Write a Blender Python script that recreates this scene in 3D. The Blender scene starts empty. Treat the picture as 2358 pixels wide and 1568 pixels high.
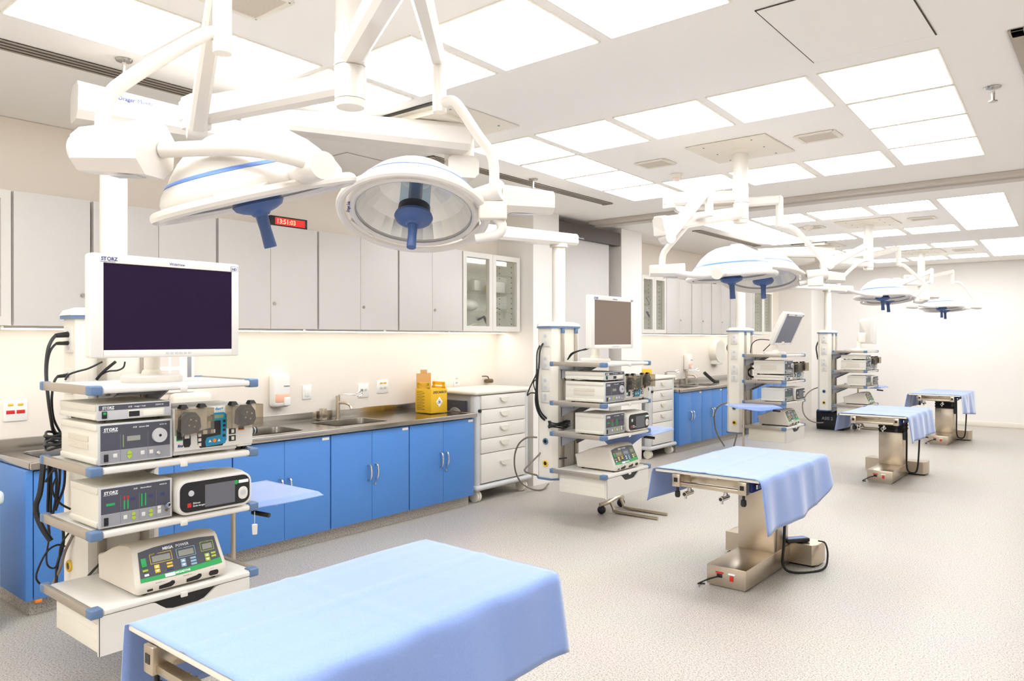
import bpy, bmesh, math, random
from mathutils import Vector as V, Matrix
random.seed(7)
SC=bpy.context.scene; COL=SC.collection
R=math.radians; PI=math.pi

# ---------------------------------------------------------------- materials
def lin(c):
    return tuple(((v/255)/12.92 if v/255<=.04045 else ((v/255+.055)/1.055)**2.4) for v in c)
def mat(name,rgb,rough=.5,metal=0,emit=0,spec=.5,coat=0,alpha=1,noise=None,bump=None):
    m=bpy.data.materials.new(name); m.use_nodes=True
    nt=m.node_tree; b=nt.nodes['Principled BSDF']
    c=(*lin(rgb),1)
    b.inputs['Base Color'].default_value=c
    b.inputs['Roughness'].default_value=rough
    b.inputs['Metallic'].default_value=metal
    b.inputs['Specular IOR Level'].default_value=spec
    b.inputs['Coat Weight'].default_value=coat
    if emit:
        b.inputs['Emission Color'].default_value=c
        b.inputs['Emission Strength'].default_value=emit
    if noise:
        sc,amt=noise
        tc=nt.nodes.new('ShaderNodeTexCoord'); n=nt.nodes.new('ShaderNodeTexNoise')
        n.inputs['Scale'].default_value=sc; n.inputs['Detail'].default_value=4
        mx=nt.nodes.new('ShaderNodeMix'); mx.data_type='RGBA'
        mx.inputs[6].default_value=tuple(max(0,v*(1-amt)) for v in c[:3])+(1,)
        mx.inputs[7].default_value=tuple(min(1,v*(1+amt)) for v in c[:3])+(1,)
        nt.links.new(tc.outputs['Object'],n.inputs['Vector'])
        nt.links.new(n.outputs['Fac'],mx.inputs[0]); nt.links.new(mx.outputs[2],b.inputs['Base Color'])
    if bump:
        sc,st=bump
        tc=nt.nodes.new('ShaderNodeTexCoord'); n=nt.nodes.new('ShaderNodeTexNoise')
        n.inputs['Scale'].default_value=sc; n.inputs['Detail'].default_value=5
        bp=nt.nodes.new('ShaderNodeBump'); bp.inputs['Strength'].default_value=st; bp.inputs['Distance'].default_value=.01
        nt.links.new(tc.outputs['Object'],n.inputs['Vector'])
        nt.links.new(n.outputs['Fac'],bp.inputs['Height']); nt.links.new(bp.outputs['Normal'],b.inputs['Normal'])
    return m
def glassy(name,rgb,tmix,rough=.02):
    m=bpy.data.materials.new(name); m.use_nodes=True; nt=m.node_tree; nt.nodes.clear()
    o=nt.nodes.new('ShaderNodeOutputMaterial'); t=nt.nodes.new('ShaderNodeBsdfTransparent'); g=nt.nodes.new('ShaderNodeBsdfGlossy')
    t.inputs['Color'].default_value=(*lin(rgb),1); g.inputs['Roughness'].default_value=rough
    x=nt.nodes.new('ShaderNodeMixShader'); x.inputs[0].default_value=tmix
    nt.links.new(t.outputs[0],x.inputs[1]); nt.links.new(g.outputs[0],x.inputs[2]); nt.links.new(x.outputs[0],o.inputs[0])
    return m
M={}
M['wall']=mat('wall_paint',(238,234,228),.6,bump=(180,.03))
M['wallb']=mat('beige_wall_paint',(237,227,214),.6,bump=(180,.03))
M['ceil']=mat('ceiling_paint',(247,244,239),.8,bump=(90,.05))
M['track']=mat('track_metal',(196,188,178),.45)
M['lam']=mat('grey_laminate',(212,208,203),.45)
M['blue']=mat('blue_laminate',(74,129,198),.38,noise=(300,.05))
M['bluedk']=mat('blue_edge',(36,80,160),.4)
M['steel']=mat('brushed_steel',(186,182,176),.2,1,bump=(60,.02))
M['steel2']=mat('satin_steel',(203,190,171),.3,1,noise=(250,.06))
M['chrome']=mat('chrome',(225,222,218),.12,1)
M['alu']=mat('aluminium_rail',(176,166,152),.4,.6)
M['white']=mat('white_plastic',(220,216,208),.35)
M['lampw']=mat('white_enamel',(220,214,205),.28,coat=.3)
M['cream']=mat('cream_plastic',(232,226,212),.45)
M['case']=mat('beige_case',(216,211,197),.5)
M['mega']=mat('moulded_beige',(214,206,192),.55,noise=(400,.03))
M['lgrey']=mat('light_grey_panel',(196,196,196),.4)
M['mgrey']=mat('mid_grey_panel',(150,150,154),.45)
M['dgrey']=mat('dark_grey_panel',(74,74,84),.4)
M['black']=mat('black_plastic',(22,21,22),.4)
M['rubber']=mat('black_rubber',(20,20,20),.7)
M['screen']=mat('dark_screen',(34,20,46),.3,spec=.12)
M['screen2']=mat('brown_screen',(120,104,92),.3,spec=.3)
M['screen3']=mat('grey_screen',(104,104,110),.3,spec=.3)
M['lcd']=mat('lcd_grey',(150,150,140),.3)
M['lcdg']=mat('lcd_green',(130,150,100),.3)
M['cap']=mat('slate_blue_cap',(92,118,152),.45)
M['hand']=mat('lamp_handle_blue',(66,92,142),.4)
M['stripe']=mat('lamp_blue_stripe',(96,134,204),.4)
M['cloth']=None
M['yellow']=mat('yellow_card',(236,186,34),.6,noise=(60,.06))
M['card']=mat('brown_card',(206,160,100),.7)
M['red']=mat('red_plastic',(206,38,32),.4)
M['green']=mat('green_plastic',(40,160,84),.4)
M['lime']=mat('lime_button',(168,190,60),.4)
M['yel']=mat('yellow_button',(228,190,50),.4)
M['cyan']=mat('pale_blue_button',(140,176,200),.4)
M['teal']=mat('teal_overlay',(18,130,168),.4)
M['ink']=mat('dark_ink',(40,40,60),.6)
M['navy']=mat('navy_ink',(44,56,120),.6)
M['grey_ink']=mat('grey_ink',(120,120,130),.6)
M['wink']=mat('white_ink',(245,245,245),.5)
M['orange']=mat('orange_plastic',(226,130,40),.5)
M['plate']=mat('plate_plastic',(242,239,232),.35)
M['faint']=mat('faint_print',(240,214,206),.5)
M['peach']=mat('peach_liquid',(248,190,160),.3)
M['brass']=mat('brass',(128,112,84),.35,.8)
M['cable']=mat('black_cable',(20,20,22),.45)
M['hose']=mat('grey_hose',(128,116,104),.5)
M['panel']=mat('light_diffuser',(248,251,255),.5,emit=9.2)
M['strip']=mat('lamp_strip',(255,251,244),.5,emit=10)
M['led']=mat('red_led',(255,110,84),.4,emit=4)
M['ledbg']=mat('red_led_window',(214,30,24),.3,emit=.5)
M['gap']=mat('shadow_gap',(70,62,54),.8)
M['vent']=mat('vent_grille',(206,196,180),.7,noise=(200,.2))
M['darkframe']=mat('dark_bronze_frame',(74,62,54),.5)
M['reflect']=mat('reflector',(248,247,243),.32,.7)
M['lampglass']=glassy('clear_glass',(253,253,253),.05)
M['pane']=glassy('cabinet_glass',(252,253,251),.07)
M['smoke']=glassy('smoked_cover',(236,231,222),.08)
M['bluglass']=glassy('blue_tinted_glass',(206,222,232),.12)
M['shelfglass']=glassy('green_edge_glass',(251,252,250),.08)
M['binw']=mat('bin_lid',(214,226,226),.4)

def floor_mat():
    m=bpy.data.materials.new('speckled_vinyl'); m.use_nodes=True; nt=m.node_tree; b=nt.nodes['Principled BSDF']
    tc=nt.nodes.new('ShaderNodeTexCoord')
    v=nt.nodes.new('ShaderNodeTexNoise'); v.inputs['Scale'].default_value=120; v.inputs['Detail'].default_value=3; v.inputs['Roughness'].default_value=.8
    r=nt.nodes.new('ShaderNodeValToRGB')
    e=r.color_ramp.elements
    e[0].position=.40; e[0].color=(*lin((138,128,116)),1)
    e[1].position=.50; e[1].color=(*lin((196,189,179)),1)
    x=e.new(.66); x.color=(*lin((208,202,193)),1)
    n2=nt.nodes.new('ShaderNodeTexNoise'); n2.inputs['Scale'].default_value=1.6; n2.inputs['Detail'].default_value=4
    mx=nt.nodes.new('ShaderNodeMix'); mx.data_type='RGBA'; mx.blend_type='MULTIPLY'; mx.inputs[0].default_value=.12
    # welded sheet seams
    sx=nt.nodes.new('ShaderNodeSeparateXYZ')
    mo=nt.nodes.new('ShaderNodeMath'); mo.operation='PINGPONG'; mo.inputs[1].default_value=1.0
    le=nt.nodes.new('ShaderNodeMath'); le.operation='LESS_THAN'; le.inputs[1].default_value=.003
    m3=nt.nodes.new('ShaderNodeMix'); m3.data_type='RGBA'; m3.inputs[7].default_value=(*lin((184,176,165)),1)
    L=nt.links.new
    L(tc.outputs['Object'],v.inputs['Vector']); L(tc.outputs['Object'],n2.inputs['Vector']); L(v.outputs['Fac'],r.inputs[0])
    L(r.outputs[0],mx.inputs[6]); L(n2.outputs['Color'],mx.inputs[7])
    L(tc.outputs['Object'],sx.inputs[0]); L(sx.outputs['X'],mo.inputs[0]); L(mo.outputs[0],le.inputs[0])
    L(mx.outputs[2],m3.inputs[6]); L(le.outputs[0],m3.inputs[0]); L(m3.outputs[2],b.inputs['Base Color'])
    b.inputs['Roughness'].default_value=.42; b.inputs['Specular IOR Level'].default_value=.35
    return m
M['floor']=floor_mat()
def cloth_mat():
    m=bpy.data.materials.new('blue_drape'); m.use_nodes=True; nt=m.node_tree; b=nt.nodes['Principled BSDF']
    tc=nt.nodes.new('ShaderNodeTexCoord'); n=nt.nodes.new('ShaderNodeTexNoise'); n.inputs['Scale'].default_value=240; n.inputs['Detail'].default_value=6
    mp=nt.nodes.new('ShaderNodeMapping'); mp.inputs['Scale'].default_value=(.35,1,1)
    r=nt.nodes.new('ShaderNodeValToRGB'); r.color_ramp.elements[0].color=(*lin((121,148,208)),1); r.color_ramp.elements[1].color=(*lin((143,166,219)),1)
    bp=nt.nodes.new('ShaderNodeBump'); bp.inputs['Strength'].default_value=.12; bp.inputs['Distance'].default_value=.004
    n2=nt.nodes.new('ShaderNodeTexNoise'); n2.inputs['Scale'].default_value=30; n2.inputs['Detail'].default_value=5
    L=nt.links.new
    L(tc.outputs['Object'],mp.inputs[0]); L(mp.outputs[0],n.inputs['Vector']); L(n.outputs['Fac'],r.inputs[0]); L(r.outputs[0],b.inputs['Base Color'])
    L(tc.outputs['Object'],n2.inputs['Vector']); L(n2.outputs['Fac'],bp.inputs['Height']); L(bp.outputs[0],b.inputs['Normal'])
    b.inputs['Roughness'].default_value=.6; b.inputs['Specular IOR Level'].default_value=.35
    b.inputs['Sheen Weight'].default_value=.7; b.inputs['Sheen Roughness'].default_value=.35; b.inputs['Sheen Tint'].default_value=(1,1,1,1)
    return m
M['cloth']=cloth_mat()

# ---------------------------------------------------------------- mesh builder
def frame(ax,ref=None):
    z=V(ax).normalized(); r=V(ref) if ref is not None else (V((0,0,1)) if abs(z.z)<.9 else V((1,0,0)))
    x=(r-z*r.dot(z)).normalized(); y=z.cross(x)
    return Matrix(((x.x,y.x,z.x,0),(x.y,y.y,z.y,0),(x.z,y.z,z.z,0),(0,0,0,1)))
FX=Matrix(((0,0,1,0),(1,0,0,0),(0,1,0,0),(0,0,0,1)))    # (u,v,w)->(x=w,y=u,z=v): a face that looks to +x
FNY=Matrix(((1,0,0,0),(0,0,-1,0),(0,1,0,0),(0,0,0,1)))  # (u,v,w)->(x=u,y=-w,z=v): a face that looks to -y
class MB:
    def __init__(s,o=(0,0,0),m=None):
        s.bm=bmesh.new(); s.M=m.copy() if m is not None else Matrix.Translation(-V(o))
    def box(s,x0,x1,y0,y1,z0,z1,bev=0,seg=2):
        x0,x1=min(x0,x1),max(x0,x1); y0,y1=min(y0,y1),max(y0,y1); z0,z1=min(z0,z1),max(z0,z1)
        P=[s.bm.verts.new(s.M@V(p)) for p in((x0,y0,z0),(x1,y0,z0),(x1,y1,z0),(x0,y1,z0),(x0,y0,z1),(x1,y0,z1),(x1,y1,z1),(x0,y1,z1))]
        F=[s.bm.faces.new([P[i] for i in f]) for f in((0,3,2,1),(4,5,6,7),(0,1,5,4),(1,2,6,5),(2,3,7,6),(3,0,4,7))]
        if bev>0:
            E={e for f in F for e in f.edges}
            bev=min(bev,.49*min(x1-x0,y1-y0,z1-z0))
            bmesh.ops.bevel(s.bm,geom=list(E),offset=bev,segments=seg,affect='EDGES',profile=.5)
        return s
    def loft(s,rings,cap=True,closed=True):
        Vs=[[s.bm.verts.new(s.M@V(p)) for p in r] for r in rings]
        n=len(Vs[0])
        for a,b in zip(Vs,Vs[1:]):
            for i in range(n if closed else n-1):
                j=(i+1)%n; s.bm.faces.new((a[i],a[j],b[j],b[i]))
        if cap and closed:
            s.bm.faces.new(Vs[0][::-1]); s.bm.faces.new(Vs[-1])
        return s
    def cyl(s,p0,p1,r0,r1=None,n=20,cap=True):
        r1=r0 if r1 is None else r1; p0,p1=V(p0),V(p1); F=frame(p1-p0)
        rg=[[p+F@V((r*math.cos(2*PI*i/n),r*math.sin(2*PI*i/n),0)) for i in range(n)] for p,r in((p0,r0),(p1,r1))]
        return s.loft(rg,cap)
    def lathe(s,prof,c=(0,0,0),ax=(0,0,1),n=32,cap=True):
        F=frame(ax); c=V(c)
        rg=[[c+F@V((max(r,1e-4)*math.cos(2*PI*i/n),max(r,1e-4)*math.sin(2*PI*i/n),h)) for i in range(n)] for r,h in prof]
        return s.loft(rg,cap)
    def tube(s,pts,r,n=10,sm=6,cap=True):
        pts=[V(p) for p in pts]
        if sm>1 and len(pts)>2:
            q=[]; P=[2*pts[0]-pts[1]]+pts+[2*pts[-1]-pts[-2]]
            for i in range(1,len(P)-2):
                a,b,c,d=P[i-1:i+3]
                for k in range(sm):
                    t=k/sm; q.append(.5*((2*b)+(c-a)*t+(2*a-5*b+4*c-d)*t*t+(3*b-a-3*c+d)*t**3))
            q.append(pts[-1]); pts=q
        rg=[]; x=None
        for i,p in enumerate(pts):
            t=(pts[min(i+1,len(pts)-1)]-pts[max(i-1,0)])
            if t.length<1e-7: t=V((0,0,1))
            t.normalize()
            if x is None: x=frame(t)@V((1,0,0))
            x=(x-t*x.dot(t)); x.normalize(); y=t.cross(x)
            rr=r(i/(len(pts)-1)) if callable(r) else r
            rg.append([p+x*(rr*math.cos(2*PI*k/n))+y*(rr*math.sin(2*PI*k/n)) for k in range(n)])
        return s.loft(rg,cap)
    def beam(s,p0,p1,w0,h0,w1=None,h1=None,up=(0,0,1),ch=.2):
        # straight arm with chamfered rectangular section
        w1=w0 if w1 is None else w1; h1=h0 if h1 is None else h1
        p0,p1=V(p0),V(p1); z=(p1-p0).normalized(); u=V(up); x=z.cross(u).normalized(); y=x.cross(z).normalized()
        def ring(p,w,h):
            c=ch*min(w,h); a,b=w/2,h/2
            return [p+x*i+y*j for i,j in((a-c,-b),(a,-b+c),(a,b-c),(a-c,b),(-a+c,b),(-a,b-c),(-a,-b+c),(-a+c,-b))]
        return s.loft([ring(p0,w0,h0),ring(p1,w1,h1)])
    def prism(s,poly,w0,w1):
        # poly in (u,v), extruded along w with current matrix axes x,y,z
        return s.loft([[(u,v,w0) for u,v in poly],[(u,v,w1) for u,v in poly]])
    def sphere(s,c,r,n=14,sc=(1,1,1)):
        pr=[(r*math.sin(PI*i/n),-r*math.cos(PI*i/n)) for i in range(n+1)]
        rg=[[V(c)+V((max(a,1e-4)*math.cos(2*PI*k/(2*n))*sc[0],max(a,1e-4)*math.sin(2*PI*k/(2*n))*sc[1],h*sc[2])) for k in range(2*n)] for a,h in pr]
        return s.loft(rg)
    def torus(s,c,ax,Rr,r,n=40,k=10,sy=1):
        F=frame(ax); c=V(c); rg=[]
        for i in range(n):
            a=2*PI*i/n; d=V((math.cos(a),math.sin(a)*sy,0))
            rg.append([c+F@(d*(Rr+r*math.cos(2*PI*j/k))+V((0,0,r*math.sin(2*PI*j/k)))) for j in range(k)])
        return s.loft(rg+[rg[0]],cap=False)
    def quad(s,a,b,c,d):
        s.bm.faces.new([s.bm.verts.new(s.M@V(p)) for p in(a,b,c,d)]); return s
    def text(s,body,u,v,w,size,m=None,bold=0,align='LEFT',ext=.0004,shear=0):
        c=bpy.data.curves.new('t','FONT'); c.body=body; c.size=size; c.align_x=align; c.extrude=ext; c.offset=bold*size; c.shear=shear; c.resolution_u=2
        o=bpy.data.objects.new('t',c); COL.objects.link(o)
        me=bpy.data.meshes.new_from_object(o.evaluated_get(bpy.context.evaluated_depsgraph_get()))
        X=s.M@(m if m is not None else Matrix.Identity(4))@Matrix.Translation((u,v,w))
        me.transform(X); s.bm.from_mesh(me)
        bpy.data.objects.remove(o); bpy.data.meshes.remove(me); bpy.data.curves.remove(c)
        return s
    def build(s,name,m,parent=None,angle=35,flat=False):
        me=bpy.data.meshes.new(name); bmesh.ops.recalc_face_normals(s.bm,faces=s.bm.faces); s.bm.to_mesh(me); s.bm.free()
        me.materials.append(M[m] if isinstance(m,str) else m)
        if not flat:
            me.polygons.foreach_set('use_smooth',[True]*len(me.polygons)); me.set_sharp_from_angle(angle=R(angle))
        o=bpy.data.objects.new(name,me); COL.objects.link(o)
        if parent: o.parent=parent
        return o
def tag(o,label,cat,group=None,kind=None):
    o['label']=label; o['category']=cat
    if group: o['group']=group
    if kind: o['kind']=kind
    return o
def thing(name,label,cat,loc=(0,0,0),rz=0,group=None):
    o=bpy.data.objects.new(name,None); COL.objects.link(o); o.empty_display_size=.05
    o.location=loc; o.rotation_euler=(0,0,rz); return tag(o,label,cat,group)
def struct(o,label=None):
    o['kind']='structure'
    if label: o['label']=label
    return o
KIDS={}
def copy_tree(o,loc=None,label=None,parent=None,rz=None,extra=None):
    c=o.copy(); COL.objects.link(c)
    if parent: c.parent=parent
    if loc is not None: c.location=loc
    if rz is not None: c.rotation_euler=(0,0,rz)
    if label: c['label']=label
    for ch in list(o.children): copy_tree(ch,parent=c)
    return c
WHERE=['nearest','second','third','farthest']
# ================================================================ ROOM
ZC=2.92; XW=-5.336; YB=15.55; XR=1.5; YN=-3.7
struct(MB().box(XW-.1,XR+.1,YN-.1,YB+.1,-.06,0).build('floor','floor',flat=True))
struct(MB().box(XW-.1,XR+.1,YN-.1,YB+.1,ZC+.002,ZC+.09).build('ceiling','ceil',flat=True))
struct(MB().box(XW-.1,XW,YN-.1,YB+.1,0,ZC).build('wall_left','wallb',flat=True))
struct(MB().box(XW,XR,YB,YB+.1,0,ZC).build('wall_back','wall',flat=True))
struct(MB().box(XR,XR+.1,YN-.1,YB+.1,0,ZC).build('wall_right','wall',flat=True))
struct(MB().box(XW,XR,YN-.1,YN,0,ZC).build('wall_near','wall',flat=True))
struct(MB().box(-4.68,XR,YB-.02,YB,0,.09,.006).build('baseboard_back','cream'))
struct(MB().box(XW,-4.83,6.22,6.68,0,ZC).build('trim_1','wall',flat=True),'white pilaster beside the wide drawer trolley')
struct(MB().box(XW,-4.83,8.0,8.5,0,ZC).build('trim_2','wall',flat=True),'white pilaster right of the folding partition')
struct(MB().box(XW,-4.70,14.82,YB,0,ZC).build('trim_3','wall',flat=True),'white pilaster in the far corner')
b=MB(); b.box(-4.83,XR,7.27,7.62,2.885,ZC); b.box(-4.83,XR,7.40,7.49,2.872,2.886)
struct(b.build('trim_4','track',flat=True),'partition track across the ceiling')
d=struct(MB().box(-4.93,-4.885,6.75,7.80,.02,2.70,.004).build('door_1','lam'),'folding partition leaf parked in the wall recess')
b=MB(); b.box(-4.95,-4.84,6.685,7.99,2.70,2.86); b.box(-4.95,-4.84,6.685,6.735,.0,2.70); b.build('door_frame','darkframe',d,flat=True)

# ---- luminous ceiling rings: 5 x 4 modules, centre 3 x 2 left out
def lerp2(c,u,v):
    nr,fr,fl,nl=[V((*p,0)) for p in c]
    return (nl*(1-u)+nr*u)*(1-v)+(fl*(1-u)+fr*u)*v
RINGS=[((-.58,-3.15),(-.58,-.62),(-3.7,-.60),(-3.62,-3.15)),((-.58,.40),(-.58,2.91),(-3.74,2.95),(-3.65,.40)),  # first ring is an unseen addition that brightens the near end
       ((-.655,3.97),(-.783,6.51),(-3.79,6.49),(-3.70,3.94)),
       ((-.85,8.25),(-.976,10.85),(-4.0,10.80),(-3.95,8.25)),
       ((-1.0,12.05),(-1.12,14.55),(-4.1,14.5),(-4.0,12.05))]
COLN=['column by the cabinets','second column','middle column','fourth column','column away from the cabinets']
ROWN=['near row','second row','third row','far row']
for k,c in enumerate(RINGS):
    wh=('added out of view behind the camera as fill light' if k==0 else 'over the %s operating table'%WHERE[k-1])
    for i in range(5):
        for j in range(4):
            if 1<=i<=3 and 1<=j<=2: continue
            u0,u1,v0,v1=i/5,(i+1)/5,j/4,(j+1)/4
            gu,gv=.0085,(.006 if i in(0,4) else .003)
            q=[lerp2(c,a,b_) for a,b_ in((u0+gu,v0+gv),(u1-gu,v0+gv),(u1-gu,v1-gv),(u0+gu,v1-gv))]
            ce=(q[0]+q[1]+q[2]+q[3])/4; t=thing('ceiling_light_panel','square white ceiling light panel, %s, %s, of the light ring %s'%(ROWN[j],COLN[i],wh),'ceiling light',(ce.x,ce.y,ZC),0,'luminous ceiling panels')
            fr=[p+(ce-p).normalized()*.016 for p in q]
            b=MB((ce.x,ce.y,ZC))
            for n in range(4):
                a,d_,e,f=q[n],q[(n+1)%4],fr[(n+1)%4],fr[n]
                b.loft([[V((p.x,p.y,ZC-.004)) for p in(a,d_,e,f)],[V((p.x,p.y,ZC+.001)) for p in(a,d_,e,f)]])
            b.build('panel_frame','cream',t,flat=True)
            b=MB((ce.x,ce.y,ZC)); b.loft([[V((p.x,p.y,ZC-.006)) for p in fr],[V((p.x,p.y,ZC+.001)) for p in fr]]); b.build('diffuser','panel',t,flat=True)

# ---- ceiling fittings
def plate(name,label,cat,x0,x1,y0,y1,m,th=.012,group=None):
    o=MB(((x0+x1)/2,(y0+y1)/2,ZC)).box(x0,x1,y0,y1,ZC-th,ZC,.003).build(name,m); o.location=((x0+x1)/2,(y0+y1)/2,ZC)
    return tag(o,label,cat,group)
def vent(x,y,label,w=.24,l=.2):
    t=thing('ceiling_vent',label,'vent',(x,y,ZC),0,'small exhaust vents')
    b=MB()
    for s in(-1,1): b.box(-w/2,w/2,s*l/2-.014,s*l/2+.014,-.01,0,.003); b.box(s*w/2-.014,s*w/2+.014,-l/2,l/2,-.01,0,.003)
    b.build('vent_frame','cream',t); MB().box(-w/2,w/2,-l/2,l/2,-.005,-.001).build('grille','vent',t,flat=True)
vent(-2.74,1.62,'beige exhaust vent in the ceiling left of the nearest surgical lamp pole',.26,.3)
vent(-1.61,5.21,'small exhaust vent right of the second lamp ceiling plate'); vent(-2.84,5.21,'small exhaust vent left of the second lamp ceiling plate')
vent(-1.79,9.5,'small exhaust vent right of the third lamp pole'); vent(-2.98,9.42,'small exhaust vent left of the third lamp pole')
vent(-1.94,13.25,'small exhaust vent right of the farthest lamp pole'); vent(-3.16,13.05,'small exhaust vent left of the farthest lamp pole')
def smoke(x,y,label):
    t=thing('smoke_detector',label,'detector',(x,y,ZC))
    MB().lathe([(.055,0),(.055,-.012),(.048,-.03),(.03,-.034)],n=24).build('housing','cream',t)
    MB().lathe([(.026,-.032),(.026,-.05),(.02,-.056)],n=16).build('sensor_head','faint',t)
smoke(-2.89,5.67,'round smoke detector beside the second lamp ceiling plate'); smoke(-2.98,9.28,'round smoke detector beside the third lamp pole')
def sprinkler(x,y,label,up=1):
    t=thing('sprinkler',label,'sprinkler',(x,y,ZC))
    MB().lathe([(.04,0),(.036,-.008),(.014,-.014)],n=20).build('escutcheon','steel',t)
    MB().cyl((0,0,-.01),(0,0,-.075),.011,.008).build('nozzle','chrome',t)
    MB().lathe([(.022,-.075),(.022,-.079)],n=14).build('deflector','steel',t)
sprinkler(-.562,4.80,'chrome ceiling sprinkler at the right of the second light ring')
sprinkler(-3.80,1.62,'chrome ceiling sprinkler by the nearest slot diffuser')
sprinkler(-3.93,5.06,'chrome ceiling sprinkler by the second slot diffuser')
def slot(y0,y1,x0,x1,label):
    t=thing('slot_diffuser',label,'air diffuser',((x0+x1)/2,(y0+y1)/2,ZC),0,'linear slot diffusers')
    o=((x0+x1)/2,(y0+y1)/2,ZC)
    MB(o).box(x0,x1,y0,y1,ZC-.003,ZC).build('slot_void','black',t,flat=True)
    n=3; pt=(x1-x0)/(n+.45)
    b=MB(o)
    for k in range(n+1): b.box(x0+k*pt,x0+k*pt+.45*pt,y0,y1,ZC-.006,ZC-.001)
    for yy in(y0,y1-.02): b.box(x0,x1,yy,yy+.02,ZC-.012,ZC-.001)
    b.build('slat_frame','alu',t)
slot(-.6,3.05,-4.10,-3.965,'grey four-bar slot diffuser nearest the camera')
slot(3.93,6.46,-4.115,-4.0,'grey slot diffuser above the drawer trolley')
slot(8.75,10.75,-4.25,-4.13,'grey slot diffuser over the far cabinets')
def hatch(x0,x1,y0,y1,label,gm='gap'):
    t=thing('ceiling_hatch',label,'access hatch',((x0+x1)/2,(y0+y1)/2,ZC)); o=((x0+x1)/2,(y0+y1)/2,ZC)
    b=MB(o)
    for a in((x0,x1,y0,y0+.006),(x0,x1,y1-.006,y1),(x0,x0+.006,y0,y1),(x1-.006,x1,y0,y1)): b.box(*a,ZC-.002,ZC)
    b.build('shadow_gap',gm,t,flat=True)
    MB(o).box(x0+.006,x1-.006,y0+.006,y1-.006,ZC-.004,ZC).build('hatch_panel','ceil',t,flat=True)
hatch(-1.20,-.66,3.05,3.81,'large square access hatch beside the second light ring')
hatch(-4.86,-4.42,3.46,3.86,'pale access hatch in the ceiling over the sink cabinets','track')
t=thing('return_grille','dark return air grille at the right edge of the ceiling','air grille',(-.2,4.7,ZC))
b=MB()
for a in((-.2,.2,-.74,-.66),(-.2,.2,.66,.74),(-.21,-.15,-.74,.74),(.15,.21,-.74,.74)): b.box(*a,-.012,0,.002)
b.build('grille_frame','alu',t); MB().box(-.16,.16,-.68,.68,-.004,0).build('grille_void','black',t,flat=True)
b=MB()
for k in range(11): b.box(-.15,.15,-.66+k*.127,-.63+k*.127,-.01,-.004)
b.build('grille_blade','dgrey',t,flat=True)
def cplate(x,y,s,label):
    t=thing('ceiling_mount_plate',label,'mount plate',(x,y,ZC))
    MB().box(-s,s,-s,s,-.012,0,.003).build('cover_plate','cream',t)
    b=MB()
    for i in(-1,1):
        for j in(-1,0,1): b.lathe([(.007,-.012),(.006,-.016)],(i*s*.6,j*s*.8,0),n=8)
    b.build('screw','mgrey',t)
cplate(-2.15,5.2,.29,'square ceiling cover plate holding the second lamp pole')
cplate(-2.35,9.45,.3,'square ceiling cover plate holding the third lamp pole')
cplate(-2.48,13.1,.3,'square ceiling cover plate holding the farthest lamp pole')

# ================================================================ WALL CABINETS
def lock(b,u,v,w): b.lathe([(.011,w),(.010,w+.006)],n=14); return b
XF=-4.986
def strip(t,o,y0,y1):
    k=MB(o).box(-5.23,-5.17,y0+.01,y1-.01,1.615,1.6305,.003).build('strip_lamp','white',t); MB(o).box(-5.225,-5.175,y0+.012,y1-.012,1.608,1.616,.003).build('lamp_tube','strip',k)
def wall_cab(y0,y1,label,doors=2,lockd=True):
    t=thing('wall_cabinet',label,'wall cabinet',(XW,(y0+y1)/2,1.63),0,'grey wall cabinets'); o=(XW,(y0+y1)/2,1.63)
    MB(o).box(XW,XF-.022,y0+.004,y1-.004,1.63,2.41).build('carcass','gap' if False else 'lam',t,flat=True)
    strip(t,o,y0,y1)
    w=(y1-y0-.012)/doors
    for k in range(doors):
        a=y0+.006+k*w
        d=MB(o).box(XF-.02,XF,a+.0015,a+w-.0015,1.628,2.412,.002).build('cabinet_door','lam',t)
        if lockd and k==doors-1:
            yl=a+.03 if doors>1 else a+w-.045
            MB(o).cyl((XF,yl,1.82),(XF+.008,yl,1.82),.012).build('door_lock','steel',d)
UP=[(1.50,1.93,1),(1.934,2.763,2),(2.767,3.62,2),(3.624,4.475,2),(4.479,5.305,2)]
NM=['narrow grey wall cabinet behind the nearest equipment column','grey double wall cabinet behind the nearest monitor','grey double wall cabinet under the red digital clock, nearest counter','grey double wall cabinet above the steel sink tap','grey double wall cabinet left of the glass cabinet, nearest counter']
for (a,b_,n),l in zip(UP,NM): wall_cab(a,b_,l,n)
UP2=[(9.47,10.26),(10.264,10.95),(10.954,11.65),(11.654,12.62)]
NM2=['far grey wall cabinet right of the small glass cabinet','far grey wall cabinet under the distant red clock','far grey wall cabinet behind the second pair of lamp heads','far grey wall cabinet behind the third equipment column']
for (a,b_),l in zip(UP2,NM2): wall_cab(a,b_,l)
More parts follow.
